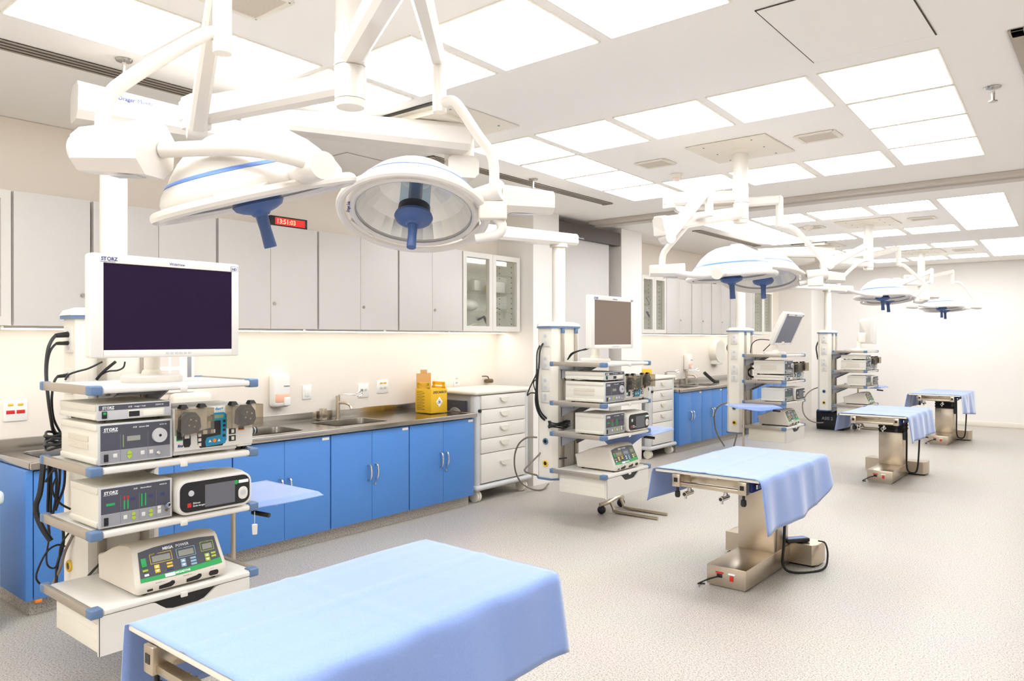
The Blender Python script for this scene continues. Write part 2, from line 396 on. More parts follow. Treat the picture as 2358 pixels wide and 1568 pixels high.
def glass_cab(y0,y1,label,doors=2):
    ym=(y0+y1)/2; t=thing('glass_cabinet',label,'glass cabinet',(XW,ym,1.63),0,'glazed wall cabinets'); o=(XW,ym,1.63)
    z0,z1=1.63,2.41
    b=MB(o); b.box(XW,XW+.01,y0,y1,z0,z1); b.box(XW,XF-.05,y0,y0+.018,z0,z1); b.box(XW,XF-.05,y1-.018,y1,z0,z1); b.box(XW,XF-.05,y0,y1,z0,z0+.018); b.box(XW,XF-.05,y0,y0+.05,z1-.018,z1); b.box(XW,XF-.05,y1-.05,y1,z1-.018,z1)
    b.build('carcass','wall',t,flat=True); MB(o).box(XW+.012,XF-.05,y0+.05,y1-.05,z1-.012,z1-.006).build('added_glass_top','pane',t,flat=True)  # clear top added so ceiling light gets down onto the shelves
    strip(t,o,y0,y1)
    for z in(1.83,2.03,2.21): MB(o).box(XW+.012,XF-.06,y0+.02,y1-.02,z,z+.006).build('glass_shelf','shelfglass',t,flat=True)
    w=(y1-y0)/doors
    for k in range(doors):
        a,c=y0+k*w+.002,y0+(k+1)*w-.002
        b=MB(o); f=.05
        for q in((a,a+f,z0,z1),(c-f,c,z0,z1),(a+f,c-f,z0,z0+f),(a+f,c-f,z1-f,z1)): b.box(XF-.045,XF,*q)
        d=b.build('door_frame','white',t,flat=True)
        MB(o).box(XF-.03,XF-.026,a+f-.005,c-f+.005,z0+f-.005,z1-f+.005).build('glass_pane','pane',d,flat=True)
    b=MB(o)
    for yy in(y1-.03,):
        for k in range(12): b.cyl((XF-.1,y1-.0185,z0+.08+k*.055),(XF-.1,y1-.021,z0+.08+k*.055),.006,n=8); b.cyl((XW+.08,y1-.0185,z0+.08+k*.055),(XW+.08,y1-.021,z0+.08+k*.055),.006,n=8)
    b.build('shelf_pin_hole','gap',t)
glass_cab(5.31,6.19,'white framed glass cabinet with clear shelves, right end of the near wall cabinets')
glass_cab(.60,1.496,'white framed glass cabinet cut by the left edge of the picture')
glass_cab(8.78,9.466,'white framed glass cabinet left of the far grey cabinets')
glass_cab(12.63,13.54,'white framed glass cabinet behind the third equipment tower')
# things kept in the near glass cabinet
def item(name,label,cat,mb,m): return tag(mb.build(name,m),label,cat)
x=-5.15
item('laryngoscope','dark curved laryngoscope on the floor of the near glass cabinet','instrument',MB().tube([(x,5.80,1.78),(x,5.86,1.70),(x,5.93,1.665),(x,6.02,1.665)],.014),'dgrey')
item('stapler','dark folded stapler behind the laryngoscope','instrument',MB().tube([(x-.05,5.76,1.75),(x-.05,5.86,1.785)],.012),'dgrey')
o=item('endotracheal_tube','pale tube with an orange tip on the floor of the near glass cabinet','tube',MB().tube([(x,5.50,1.665),(x,5.56,1.675),(x,5.64,1.70),(x,5.72,1.70)],.009),'cream')
MB().cyl((x,5.48,1.663),(x,5.515,1.666),.014).build('tube_tip','orange',o)
b=MB().box(x-.04,x+.04,5.86,5.98,1.838,1.87,.01); o=item('clamp_set','white boxed clamp set on the lowest shelf of the near glass cabinet','instrument',b,'white'); MB().box(x-.03,x+.042,5.87,5.985,1.872,1.88).build('clamp','dgrey',o)
item('anatomy_model','pale rounded plastic model on the lowest glass shelf','model',MB().sphere((x,5.58,1.895),.07,sc=(.9,1.6,.83)),'white')
item('plastic_bottle','small clear bottle on the middle glass shelf','bottle',MB().lathe([(.024,0),(.026,.01),(.026,.07),(.01,.09),(.01,.11)],(x,5.50,2.037),n=18),'white')
item('syringe','thin upright syringe with a yellow plunger on the middle glass shelf','syringe',MB().cyl((x,5.83,2.037),(x,5.83,2.11),.009),'yel')
item('sterile_box','white sterile box on the middle glass shelf','box',MB().box(x-.06,x+.05,5.92,6.08,2.037,2.15,.006),'white')
item('sterile_pouch','white pouch bundle on the middle glass shelf','pouch',MB().box(x-.06,x+.05,5.60,5.72,2.037,2.16,.03),'white')
x=-5.17
item('suture_tool','white and black hand tool hanging on the upper shelf of the small far glass cabinet','instrument',MB().tube([(x,9.22,2.14),(x,9.27,2.10),(x,9.33,2.045)],.014),'lgrey')
item('retractor','dark hand tool on the lower shelf of the small far glass cabinet','instrument',MB().tube([(x,9.24,1.93),(x,9.30,1.88),(x,9.36,1.845)],.014),'dgrey')
item('scissors_pack','grey scissors pack on the left of the small far glass cabinet','instrument',MB().tube([(x,8.88,1.85),(x,8.96,1.86),(x,9.02,1.845)],.012),'lgrey')
# clocks
def clock(y,label,digits):
    t=thing('digital_clock',label,'clock',(-5.03,y,2.412),0,'red digital clocks')
    MB().box(-.03,.03,-.165,.165,0,.078,.004).build('clock_case','black',t)
    MB().box(.03,.032,-.125,.14,.012,.066).build('display_window','ledbg',t,flat=True)
    b=MB(); b.M=b.M@Matrix.Translation((.0325,0,0))@FX
    b.text(digits,-.115,.022,0,.05,bold=.02); b.build('lit_digits','led',t,flat=True)
clock(3.365,'red digital clock standing on the near grey wall cabinets','13:51:03'); clock(10.98,'distant red digital clock on the far grey wall cabinets','13:51:03')

# ================================================================ BASE CABINETS
XC=-4.683; END=[]
def base_cab(y0,y1,label,n=2,lockd=True,handles=True,tagd=None):
    ym=(y0+y1)/2; t=thing('base_cabinet',label,'base cabinet',(XW,ym,0),0,'blue base cabinets'); o=(XW,ym,0)
    if y0 in(1.507,9.29): END.append(t)
    rc=lambda i,z:[(x_,y_,z) for x_,y_ in((XW+.004+i,y0+.002+i),(XC-.022-i,y0+.002+i),(XC-.022-i,y1-.002-i),(XW+.004+i,y1-.002-i))]
    MB(o).loft([rc(0,.1),rc(0,.824),rc(.018,.824),rc(.018,.12)]).build('carcass','blue',t,flat=True)
    MB(o).box(XW+.004,XC-.07,y0,y1,0,.1).build('plinth','floor',t,flat=True)
    w=(y1-y0-.006)/n
    for k in range(n):
        a=y0+.003+k*w
        d=MB(o).box(XC-.02,XC,a+.0015,a+w-.0015,.1,.815,.0015).build('cabinet_door','blue',t)
        if handles:
            yy=a+w-.035 if k==0 and n==2 else a+.035
            MB(o).tube([(XC-.002,yy,.42),(XC+.026,yy,.435),(XC+.034,yy,.485),(XC+.026,yy,.535),(XC-.002,yy,.55)],.0075,8).build('door_handle','chrome',d)
        if lockd and k==n-1: MB(o).cyl((XC,a+.03,.385),(XC+.008,a+.03,.385),.011).build('door_lock','steel',d)
        if tagd and k==n-1: MB(o).box(XC,XC+.0015,a+w-.075,a+w-.012,.785,.805).build('paper_label','cream',d,flat=True)
base_cab(1.507,1.898,'narrow blue base cabinet at the counter end, behind the hanging cables',1,False,False)
base_cab(1.90,2.704,'blue double base cabinet behind the nearest equipment tower',2)
base_cab(2.706,3.514,'blue double base cabinet behind the nearest instrument stand',2,True,True,1)
base_cab(3.516,4.322,'blue double base cabinet under the right-hand sink',2,True,True,1)
base_cab(4.324,5.132,'blue double base cabinet under the yellow sharps box',2,True,True,1)
MB((XW,1.7025,0)).box(XW+.004,XC+.004,1.47,1.506,.1,.822,.004).build('end_panel','blue',END[0])
o=tag(MB().box(XC-.02,XC+.012,1.515,1.55,.082,.0995,.004).build('floor_tab','orange'),'orange tab on the floor under the narrow blue cabinet','tab')
F2=[(9.29,9.955),(9.957,10.65),(10.652,11.35),(11.352,12.05),(12.052,12.75),(12.752,13.4)]
FN=['far blue base cabinet at the trolley end of the far counter','far blue base cabinet with the hose hanging in front','far blue base cabinet left of the third equipment column','far blue base cabinet behind the third equipment column','far blue base cabinet behind the third equipment tower','last far blue base cabinet by the far corner']
for (a,b_),l in zip(F2,FN): base_cab(a,b_,l,2,False,True,1)
MB((XW,9.6225,0)).box(XW+.004,XC+.004,9.255,9.289,.1,.822,.004).build('end_panel','blue',END[1])
# steel worktops with pressed sinks
def worktop(y0,y1,sinks,label):
    t=thing('steel_worktop',label,'worktop',(XW,(y0+y1)/2,.83)); o=(XW,(y0+y1)/2,.83)
    xb,xf=XW+.002,XC+.015; zt=.865
    b=MB(o); ys=y0; sx0,sx1=-5.20,-4.84
    for a,c in sinks:
        b.box(xb,xf,ys,a,.835,zt-.006); b.box(xb,sx0,a,c,.835,zt-.006); b.box(sx1,xf,a,c,.835,zt-.006); ys=c
    b.box(xb,xf,ys,y1,.835,zt-.006); b.build('worktop_deck','steel',t,flat=True)
    b=MB(o); b.box(xf-.02,xf+.012,y0-.012,y1+.012,.825,zt,.005); b.box(xb,xf,y0-.012,y0+.012,.825,zt,.005); b.box(xb,xf,y1-.012,y1+.012,.825,zt,.005); b.build('front_lip','steel',t)
    MB(o).box(xb,xb+.016,y0,y1,.83,.935,.004).build('backsplash','steel',t)
    for a,c in sinks:
        b=MB(o); r=.05; zb=.835-.16
        def rr(x0,x1,yy0,yy1,r,z):
            P=[]
            for cx,cy,s in((x1-r,yy1-r,0),(x0+r,yy1-r,1),(x0+r,yy0+r,2),(x1-r,yy0+r,3)):
                for k in range(6): an=(s+k/5)*PI/2; P.append((cx+r*math.cos(an),cy+r*math.sin(an),z))
            return P
        b.loft([rr(sx0-.012,sx1+.012,a-.012,c+.012,.06,zt-.003),rr(sx0,sx1,a,c,r,zt-.006),rr(sx0+.01,sx1-.01,a+.01,c-.01,r,zb+.02),rr(sx0+.03,sx1-.03,a+.03,c-.03,.04,zb)],cap=False)
        fr=rr(sx0+.03,sx1-.03,a+.03,c-.03,.04,zb); b.bm.faces.new([b.bm.verts.new(b.M@V(p)) for p in fr])
        b.build('sink_basin','steel',t); MB(o).lathe([(.03,zb+.003),(.028,zb+.001)],((sx0+sx1)/2,(a+c)/2,0),n=18).build('drain','gap',t)
worktop(1.50,5.14,[(1.62,2.16),(2.86,3.38),(3.70,4.22)],'long brushed steel worktop with pressed sinks on the near blue cabinets')
worktop(9.26,13.42,[(9.75,10.2),(10.4,10.85)],'brushed steel worktop on the far blue cabinets')
def tap(x,y,label):
    t=thing('sink_tap',label,'tap',(x,y,.86))
    MB().cyl((0,0,0),(0,0,.20),.019).build('tap_body','steel2',t)
    MB().tube([(.0,0,.135),(.06,.015,.14),(.12,.03,.125),(.145,.035,.09)],.0115,10).build('spout','steel2',t)
    b=MB(); b.tube([(0,0,.205),(.05,.06,.212),(.10,.12,.205)],.006,8); b.torus((.115,.14,.212),(.5,-.5,.6),.024,.0055,20,8); b.build('elbow_lever','chrome',t)
tap(-5.27,4.03,'steel elbow-lever tap over the near right-hand sink'); tap(-5.25,9.95,'steel lever tap at the first far sink'); tap(-5.25,10.62,'steel lever tap at the second far sink')
o=tag(MB().box(-5.3,-5.255,3.86,3.905,.866,.96,.003).build('steel_post','steel2'),'short flat steel post beside the near sink tap','post')

o=tag(MB((-5.05,11.15,.87)).tube([(-5.12,10.98,1.02),(-5.09,11.08,.95),(-5.05,11.18,.885),(-5.04,11.3,.876)],.026,10).build('dark_handset','black'),'dark hand tool leaning on the far steel worktop','tool'); o.location=(-5.05,11.15,.87)
# ---- wall fixtures
def dispenser(y,z,label,s=1):
    t=thing('soap_dispenser',label,'soap dispenser',(XW,y,z),0,'wall soap dispensers')
    MB().box(0,.10*s,-.075*s,.075*s,0,.27*s,.03*s,4).build('dispenser_housing','plate',t)
    MB().box(.02,.104*s,-.068*s,.068*s,.03*s,.12*s,.02*s,3).build('liquid_window','peach',t)
    MB().box(.07*s,.118*s,.005,.06*s,.012*s,.08*s,.008,3).build('push_lever','plate',t)
    b=MB(); b.M=b.M@Matrix.Translation((.101*s,0,0))@FX; b.text('PREMISSE',.005,.165*s,0,.014*s,bold=.01); b.build('lettering','navy',t,flat=True)
dispenser(3.465,1.0,'wall soap dispenser with peach liquid above the near left sink'); dispenser(10.75,1.06,'distant wall soap dispenser with peach liquid over the far sinks',.95)
def wplate(y0,y1,z0,z1,label,kind):
    t=thing('wall_plate',label,'wall socket' if kind!='switch' else 'light switch',(XW,(y0+y1)/2,(z0+z1)/2)); w,h=y1-y0,z1-z0
    MB().box(0,.009,-w/2,w/2,-h/2,h/2,.003).build('cover_plate','plate',t)
    def rect(n,m,u,v,a,c): MB().box(.009,.0125,u-a/2,u+a/2,v-c/2,v+c/2,.001).build(n,m,t)
    if kind=='switch': rect('rocker','plate',0,0,.045,.07)
    if kind=='net': rect('data_port','mgrey',-.02,.005,.028,.022); rect('data_port','lgrey',.02,.005,.028,.022)
    if kind in('yellow','single'):
        rect('voltage_label','yel',-.02 if w>.09 else 0,h*.3,.032,.014)
        if w>.09: rect('voltage_label','yel',.025,h*.3,.032,.014)
        rect('socket_face','lgrey',-.02 if w>.09 else 0,-.01,.03,.02)
        if w>.09: rect('socket_face','lgrey',.025,-.01,.03,.02)
    if kind=='red':
        for s in(-1,1): rect('voltage_label','yel',s*.027,.04,.03,.014); rect('red_socket','red',s*.028,-.005,.046,.022)
wplate(3.713,3.80,1.043,1.164,'white rocker switch plate right of the soap dispenser','switch')
wplate(4.30,4.42,1.022,1.147,'white data outlet plate above the near right-hand sink','net')
wplate(4.518,4.654,1.049,1.166,'white double socket plate with two orange labels left of the sharps box','yellow')
wplate(5.535,5.615,1.054,1.167,'white single socket plate above the first drawer trolley','single')
wplate(1.555,1.685,1.04,1.166,'white socket plate with two red sockets at the left edge','red')
wplate(8.62,8.72,1.06,1.16,'small socket plate with an orange label behind the second tower','single')
t=thing('valve_tap','old brass lever valve on the wall above the first drawer trolley','valve',(XW,6.03,1.10))
MB().cyl((0,0,0),(.06,0,0),.02).build('valve_body','brass',t); MB().cyl((.05,-.03,0),(.05,.05,.0),.022).build('valve_barrel','brass',t)
MB().tube([(.05,0,.02),(.055,-.03,.05),(.055,-.11,.055)],.006,8).build('valve_lever','brass',t)
t=thing('instruction_card','white printed card in a holder on the wall behind the nearest monitor stand','card',(XW,2.62,1.32))
MB().box(0,.025,-.15,.15,-.16,.16,.012,3).build('card_holder','plate',t); 
for u,v in((-.08,.07),(.0,.07),(-.08,-.03),(.0,-.03)): MB().box(.025,.0262,u-.03,u+.03,v-.035,v+.035).build('pictogram','faint',t,flat=True)
MB().box(.025,.030,.09,.12,-.08,.1,.003).build('card_clip','mgrey',t)
t=thing('towel_dispenser','cream paper towel dispenser on the wall behind the nearest tower','dispenser',(XW,2.72,.94))
MB().box(0,.11,-.15,.15,0,.22,.04,4).build('dispenser_housing','cream',t); MB().box(.05,.10,-.1,.1,-.004,.004).build('towel_slot','mgrey',t)
t=thing('round_towel_dispenser','round pale roll dispenser on the wall over the far sinks','dispenser',(XW,11.8,1.35))
MB().cyl((0,0,0),(.12,0,0),.2,.19,32).build('drum_cover','cream',t); MB().box(.0,.11,-.12,.12,-.22,-.12,.01).build('paper_outlet','plate',t)

# ---- sharps boxes
t=thing('sharps_box','yellow cardboard sharps box with raised brown lid flap on the near steel worktop','sharps box',(-5.03,4.92,.866),R(-2))
MB().box(-.11,.11,-.10,.10,0,.222,.002).build('box_body','yellow',t)
for s,n in((-1,'front'),(1,'back')):
    b=MB(); 
    y=s*.095
    b.box(-.085,-.05,y-.003,y+.003,.215,.277); b.box(.05,.085,y-.003,y+.003,.215,.277); b.box(-.085,.085,y-.003,y+.003,.252,.283,.002); b.box(-.095,.095,y-.003,y+.003,.215,.24)
    b.build('carry_handle','yellow',t)
b=MB(); b.box(-.108,-.102,-.09,.09,.21,.362,.002); b.box(-.108,-.102,-.04,.04,.355,.395,.002); b.build('lid_flap','card',t)
b=MB(); b.M=b.M@Matrix.Translation((.1105,0,0))@FX
b.text('DESCARBOX',-.08,.182,0,.03,bold=.03,shear=.2); b.build('lettering','ink',t,flat=True)
b=MB(); b.M=b.M@Matrix.Translation((.111,0,0))@FX
b.prism([(.0,.055),(.042,.103),(.0,.15),(-.042,.103)],-.0004,0); b.build('hazard_diamond','wink',t,flat=True)
b=MB(); b.M=b.M@Matrix.Translation((.1114,0,0))@FX
for k in range(3):
    a=PI/2+k*2*PI/3; b.torus((.011*math.cos(a),.101+.011*math.sin(a),0),(0,0,1),.009,.0016,16,6)
b.torus((0,.101,0),(0,0,1),.006,.0012,14,6)
b.build('biohazard_mark','ink',t)
b=MB(); b.M=b.M@Matrix.Translation((0,-.1005,0))@FNY
for k in range(12): b.text('instrucoes de montagem' if k%2 else 'perfurocortante  7 L',-.09,.195-k*.015,0,.011)
b.build('small_print','ink',t,flat=True)
t=thing('sharps_box','low yellow sharps tray with a tall brown flap on the second drawer trolley','sharps box',(-5.1,8.92,1.066))
MB().box(-.1,.1,-.16,.16,0,.075,.004).build('box_body','yellow',t); b=MB(); b.box(-.11,-.102,-.15,-.03,0,.23,.003); b.box(-.11,-.102,-.12,-.06,.225,.26,.003); b.build('lid_flap','card',t)
t=thing('small_bottle','small grey bottle in front of the far yellow sharps tray','bottle',(-4.98,8.70,1.066)); MB().lathe([(.03,0),(.03,.08),(.012,.1),(.012,.13)],n=16).build('bottle_body','lgrey',t); MB().cyl((0,0,.128),(0,0,.145),.014).build('bottle_cap','navy',t)

# ---- drawer trolleys
def trolley(y0,y1,label,dx=0,rz=0):
    t=thing('drawer_trolley',label,'trolley',(-4.98+dx,(y0+y1)/2,0),rz,'five-drawer trolleys'); w=(y1-y0)/2
    xf=.255
    b=MB(); b.box(-.25,xf-.03,-w+.05,w-.05,.16,1.02); b.build('carcass','lgrey',t,flat=True)
    b=MB(); b.box(-.30,xf+.02,-w-.02,w+.02,1.02,1.062,.02,4); b.build('trolley_top','cream',t)
    for s in(-1,1): MB().box(xf-.09,xf+.0,s*(w-.045)-.04,s*(w-.045)+.04,.15,1.02,.03,4).build('corner_post','lgrey',t); MB().box(-.27,-.18,s*(w-.045)-.04,s*(w-.045)+.04,.15,1.02,.03,4).build('corner_post','lgrey',t)
    MB().box(-.30,xf+.03,-w-.02,w+.02,.115,.165,.024,4).build('base_bumper','lgrey',t)
    zs=[.175,.457,.598,.74,.878,1.014]
    for k in range(5):
        d=MB().box(xf-.03,xf+.006,-w+.078,w-.078,zs[k]+.003,zs[k+1]-.003,.004).build('drawer','white',t)
        zc=(zs[k]+zs[k+1])/2+(.015 if k else .03)
        b=MB(); b.M=b.M@Matrix.Translation((xf+.006,0,zc))@FX
        P=[(-.065,.02),(.065,.02)]+[(.065*math.cos(a),.02-.045*math.sin(a)) for a in [PI*i/12 for i in range(1,12)]]
        b.prism([p for p in P],0,.018); b.build('drawer_handle','case',d)
    MB().lathe([(.016,0),(.016,.02)],(xf+.0,-w+.05,.87),(1,0,0),n=14).build('drawer_lock','black',t)
    b=MB(); b.box(-.14,.12,-w-.004,-w+.03,.66,.96); b.build('side_bay','dgrey',t,flat=True)
    b=MB(); 
    for k in range(3): b.torus((-.0,-w-.012,.80),(0,1,0),.09-.012*k,.004,28,6)
    b.build('coiled_tube','lgrey',t)
    for sx in(-.22,.2):
        for sy in(-1,1):
            c=MB(); c.box(sx-.03,sx+.03,sy*(w-.06)-.022,sy*(w-.06)+.022,.06,.118,.008); c=c.build('caster','cream',t)
            MB().cyl((sx,sy*(w-.06)-.028,.055),(sx,sy*(w-.06)-.006,.055),.055,n=22).build('caster_wheel','cream',c); MB().cyl((sx,sy*(w-.06)+.006,.055),(sx,sy*(w-.06)+.028,.055),.055,n=22).build('caster_wheel','cream',c)
    return t
trolley(5.20,6.02,'cream five-drawer trolley right of the near blue counter')
trolley(8.52,9.21,'cream five-drawer trolley left of the far blue counter')
# bin by the left edge
t=thing('waste_bin','pale waste bin at the left edge beside the blue end panel','bin',(-4.74,1.215,0))
MB().box(-.13,.13,-.12,.12,0,.67,.02,3).build('bin_body','binw',t); MB().box(-.145,.145,-.135,.135,.67,.745,.025,3).build('bin_lid','binw',t)
# ================================================================ CEILING PENDANTS (arms, column, shelves, drawer)
B0=V((-3.45,1.6,0))
OFF=[V((0,0,0)),V((-.01,3.77,0)),V((-.03,7.84,0)),V((-.08,11.7,0))]
ORD=['first','second','third','last']
def rpoly(x0,x1,y0,y1,c): return [(x0+c,y0),(x1-c,y0),(x1,y0+c),(x1,y1-c),(x1-c,y1),(x0+c,y1),(x0,y1-c),(x0,y0+c)]
SH=[1.357,1.033,.778,.47]
def shelf(t,z,o,drawer=False):
    s=MB(o).box(-3.66,-3.155,1.235,1.93,z-.026,z,.003).build('shelf','white',t)
    for y0,y1 in((1.215,1.235),(1.93,1.95)): MB(o).box(-3.68,-3.19,y0,y1,z-.03,z+.006,.002).build('side_rail','alu',s)
    b=MB(o); b.box(-3.63,-3.148,1.265,1.905,z-.022,z-.004,.002); b.build('front_edge','white',s)
    for x0,x1,y0,y1 in((-3.20,-3.148,1.212,1.262),(-3.20,-3.148,1.905,1.953),(-3.69,-3.65,1.212,1.25),(-3.69,-3.65,1.915,1.953)):
        MB(o).box(x0,x1,y0,y1,z-.032,z+.007,.007,3).build('corner_cap','cap',s)
    b=MB(o); b.box(-3.77,-3.62,1.46,1.74,z-.07,z-.027,.004); 
    b.loft([[(-3.77,yy,z-.16),(-3.77,yy,z-.03),(-3.5,yy,z-.03)] for yy in(1.48,1.49)]); b.loft([[(-3.77,yy,z-.16),(-3.77,yy,z-.03),(-3.5,yy,z-.03)] for yy in(1.71,1.72)])
    b.build('shelf_bracket','mgrey',s)
    MB(o).box(-3.15,-3.14,1.575,1.605,z-.034,z-.012,.003).build('lock_clip','white',s)
    return s
def pendant(k,label,arms):
    loc=B0+OFF[k]; t=thing('ceiling_pendant',label,'equipment tower',loc,0,'ceiling pendant towers'); o=B0
    c=MB(o); c.loft([[(x,y,.345) for x,y in rpoly(-3.98,-3.765,1.40,1.79,.04)],[(x,y,1.65) for x,y in rpoly(-3.98,-3.765,1.40,1.79,.04)]])
    c=c.build('column','cream',t)
    b=MB(o); b.loft([[(x,y,1.662) for x,y in rpoly(-4.0,-3.745,1.38,1.81,.06)],[(x,y,1.685) for x,y in rpoly(-3.99,-3.755,1.39,1.80,.06)],[(x,y,1.70) for x,y in rpoly(-3.95,-3.80,1.43,1.76,.05)]]); b.build('top_cap','white',c)
    for z in(1.645,.335): b=MB(o); b.loft([[(x,y,z) for x,y in rpoly(-3.998,-3.747,1.382,1.808,.06)],[(x,y,z+.016) for x,y in rpoly(-3.998,-3.747,1.382,1.808,.06)]]); b.build('blue_band','cap',c)
    for y in(1.50,1.70):
        MB(o).box(-3.765,-3.752,y-.02,y+.02,.36,1.64,.003).build('mount_rail','alu',c); MB(o).box(-3.766,-3.75,y-.022,y+.022,1.60,1.645,.003).build('rail_cap','cap',c)
    for z0,z1 in((1.485,1.607),(1.29,1.41),(1.097,1.22),(1.0,1.09)):
        p=MB(o).box(-3.91,-3.825,1.392,1.401,z0,z1,.003).build('socket_plate','white',c)
    b=MB(o)
    for z in(1.575,1.515,1.38,1.32,1.19,1.13,1.06,1.03): b.cyl((-3.868,1.3935,z),(-3.868,1.39,z),.016,n=14)
    b.build('socket_face','lgrey',c)
    for z,m in((.666,'cap'),(.475,'yel')):
        b=MB(o); b.torus((-3.868,1.395,z),(0,1,0),.022,.007,20,8); b.build('gas_outlet_ring',m,c); MB(o).cyl((-3.868,1.40,z),(-3.868,1.392,z),.019,n=16).build('gas_outlet','black',c)
    for z in SH: shelf(t,z,o)
    d=MB(o); d.box(-3.62,-3.165,1.255,1.90,.287,.444,.004)
    for z in(.33,.365,.40): d.box(-3.61,-3.2,1.2535,1.257,z,z+.004)
    d=d.build('drawer','cream',t)
    b=MB(o); b.M=b.M@Matrix.Translation((-3.165,0,0))@FX
    b.prism([(1.245,.285),(1.905,.285),(1.905,.444),(1.76,.444),(1.74,.44),(1.715,.42),(1.69,.402),(1.66,.395),(1.55,.395),(1.52,.402),(1.495,.42),(1.47,.44),(1.45,.444),(1.245,.444)],.0,.014); b.build('drawer_front','white',d)
    MB(o).box(-3.17,-3.1645,1.46,1.75,.39,.444).build('drawer_opening','black',d,flat=True)
    MB(o).box(-3.166,-3.15,1.2455,1.2485,.285,.44).build('front_gap','gap',d,flat=True)
    arms(t,loc); return t
def armsA(P,J,Mt,pole_z=2.6):
    def f(t,loc):
        P3,J3,M3=V((*P,0)),V((*J,0)),V((*Mt,0)); o=loc; Z=lambda p,z:V((p.x,p.y,z))
        b=MB(o); b.cyl(Z(P3,1.69),Z(P3,pole_z),.062,n=28); b.cyl(Z(P3,pole_z-.025),Z(P3,pole_z),.085,n=28); b.build('hanging_pole','lampw',t)
        d=(J3-P3).normalized()
        b=MB(o); b.beam(Z(P3-d*.17,2.686),Z(J3+d*.1,2.66),.2,.18,.15,.10); a=b.build('lower_arm','lampw',t)
        b=MB(o); s=d.cross(V((0,0,1))).normalized(); q=P3+d*.12-s*(-.101); q=P3-d*.0+s*.1012
        X=frame(s,(0,0,1)); u=V((X[0][0],X[1][0],X[2][0])); 
        m4=Matrix(((d.x,0,s.x,q.x),(d.y,0,s.y,q.y),(d.z,1,s.z,2.655),(0,0,0,1))); b.text('Dräger',0.0,.055,.001,.026,m=m4,bold=.02); b.text('Movita',.085,.055,.001,.026,m=m4); b.build('lettering','navy',a,flat=True)
        b=MB(o); b.cyl(Z(J3,2.70),Z(J3,2.74),.09,n=24); b.box(J3.x-.1,J3.x+.1,J3.y-.06,J3.y+.06,2.705,2.725,.004); b.build('arm_joint','lampw',t)
        e=(M3-J3).normalized()
        b=MB(o); b.beam(Z(J3-e*.16,2.775),Z(M3+e*.2,2.80),.15,.10,.22,.17); b.build('upper_arm','lampw',t)
        MB(o).box(M3.x-.14,M3.x+.14,M3.y-.14,M3.y+.14,2.88,ZC-.005,.004).build('bearing_cover','cream',t)
    return f
def armsB(P,J,Mt,pole_z=2.39):
    def f(t,loc):
        P3,J3,M3=V((*P,0)),V((*J,0)),V((*Mt,0)); o=loc; Z=lambda p,z:V((p.x,p.y,z))
        b=MB(o); b.cyl(Z(P3,1.69),Z(P3,pole_z),.058,n=28); b.cyl(Z(P3,pole_z-.03),Z(P3,pole_z),.08,n=28); b.build('hanging_pole','lampw',t)
        d=(J3-P3).normalized()
        b=MB(o); b.beam(Z(P3-d*.16,2.435),Z(J3+d*.1,2.425),.17,.10,.17,.13); b.build('lower_arm','lampw',t)
        s=-d.cross(V((0,0,1))).normalized(); q=P3+s*.0862-d*.10; m4=Matrix(((-d.x,0,s.x,q.x),(-d.y,0,s.y,q.y),(-d.z,1,s.z,2.42),(0,0,0,1))); b=MB(o); b.text('Dräger Movita',-.02,.02,.001,.024,m=m4); b.build('lettering','mgrey',t,flat=True)
        b=MB(o); b.cyl(Z(J3,2.47),Z(J3,2.60),.08,n=24); b.build('arm_joint','lampw',t)
        e=(M3-J3).normalized()
        b=MB(o); b.beam(Z(J3-e*.14,2.645),Z(M3+e*.13,2.645),.17,.13,.2,.14); b.build('upper_arm','lampw',t)
        b=MB(o); b.cyl(Z(M3,2.70),Z(M3,ZC-.004),.096,n=30); b.build('ceiling_column','cream',t)
    return f
pendant(0,'nearest equipment tower hanging by the left foreground, big monitor on its top shelf',armsA((-3.87,1.6),(-3.72,2.38),(-3.3,3.25)))
pendant(1,'second equipment tower hanging in front of the partition recess',armsB((-3.885,5.37),(-4.2,4.1),(-3.35,3.53)))
pendant(2,'third equipment tower hanging by the far sinks',armsA((-3.90,9.44),(-3.95,10.5),(-3.42,11.05)))
pendant(3,'farthest equipment tower hanging beside the black floor case',armsB((-3.95,13.3),(-4.25,12.3),(-3.5,11.5)))
def tandem(x,y,label):
    t=thing('tandem_mount_plate',label,'mount plate',(x,y,ZC)); MB().box(-.28,.28,-.33,.33,-.010,0,.002).build('cover_plate','cream',t)
    b=MB(); b.box(-.30,-.285,-.35,.33,-.006,0); b.box(-.30,.2,-.365,-.335,-.006,0); b.build('shadow_gap','black',t,flat=True)
    b=MB()
    for i in(-1,1):
        for j in(-1,1): b.lathe([(.008,-.01),(.007,-.014)],(i*.2,j*.22,0),n=8)
    b.build('screw','mgrey',t)
tandem(-3.29,3.40,'ceiling plate carrying the arms of the nearest and second equipment towers'); tandem(-3.46,11.28,'ceiling plate carrying the arms of the third and farthest equipment towers')

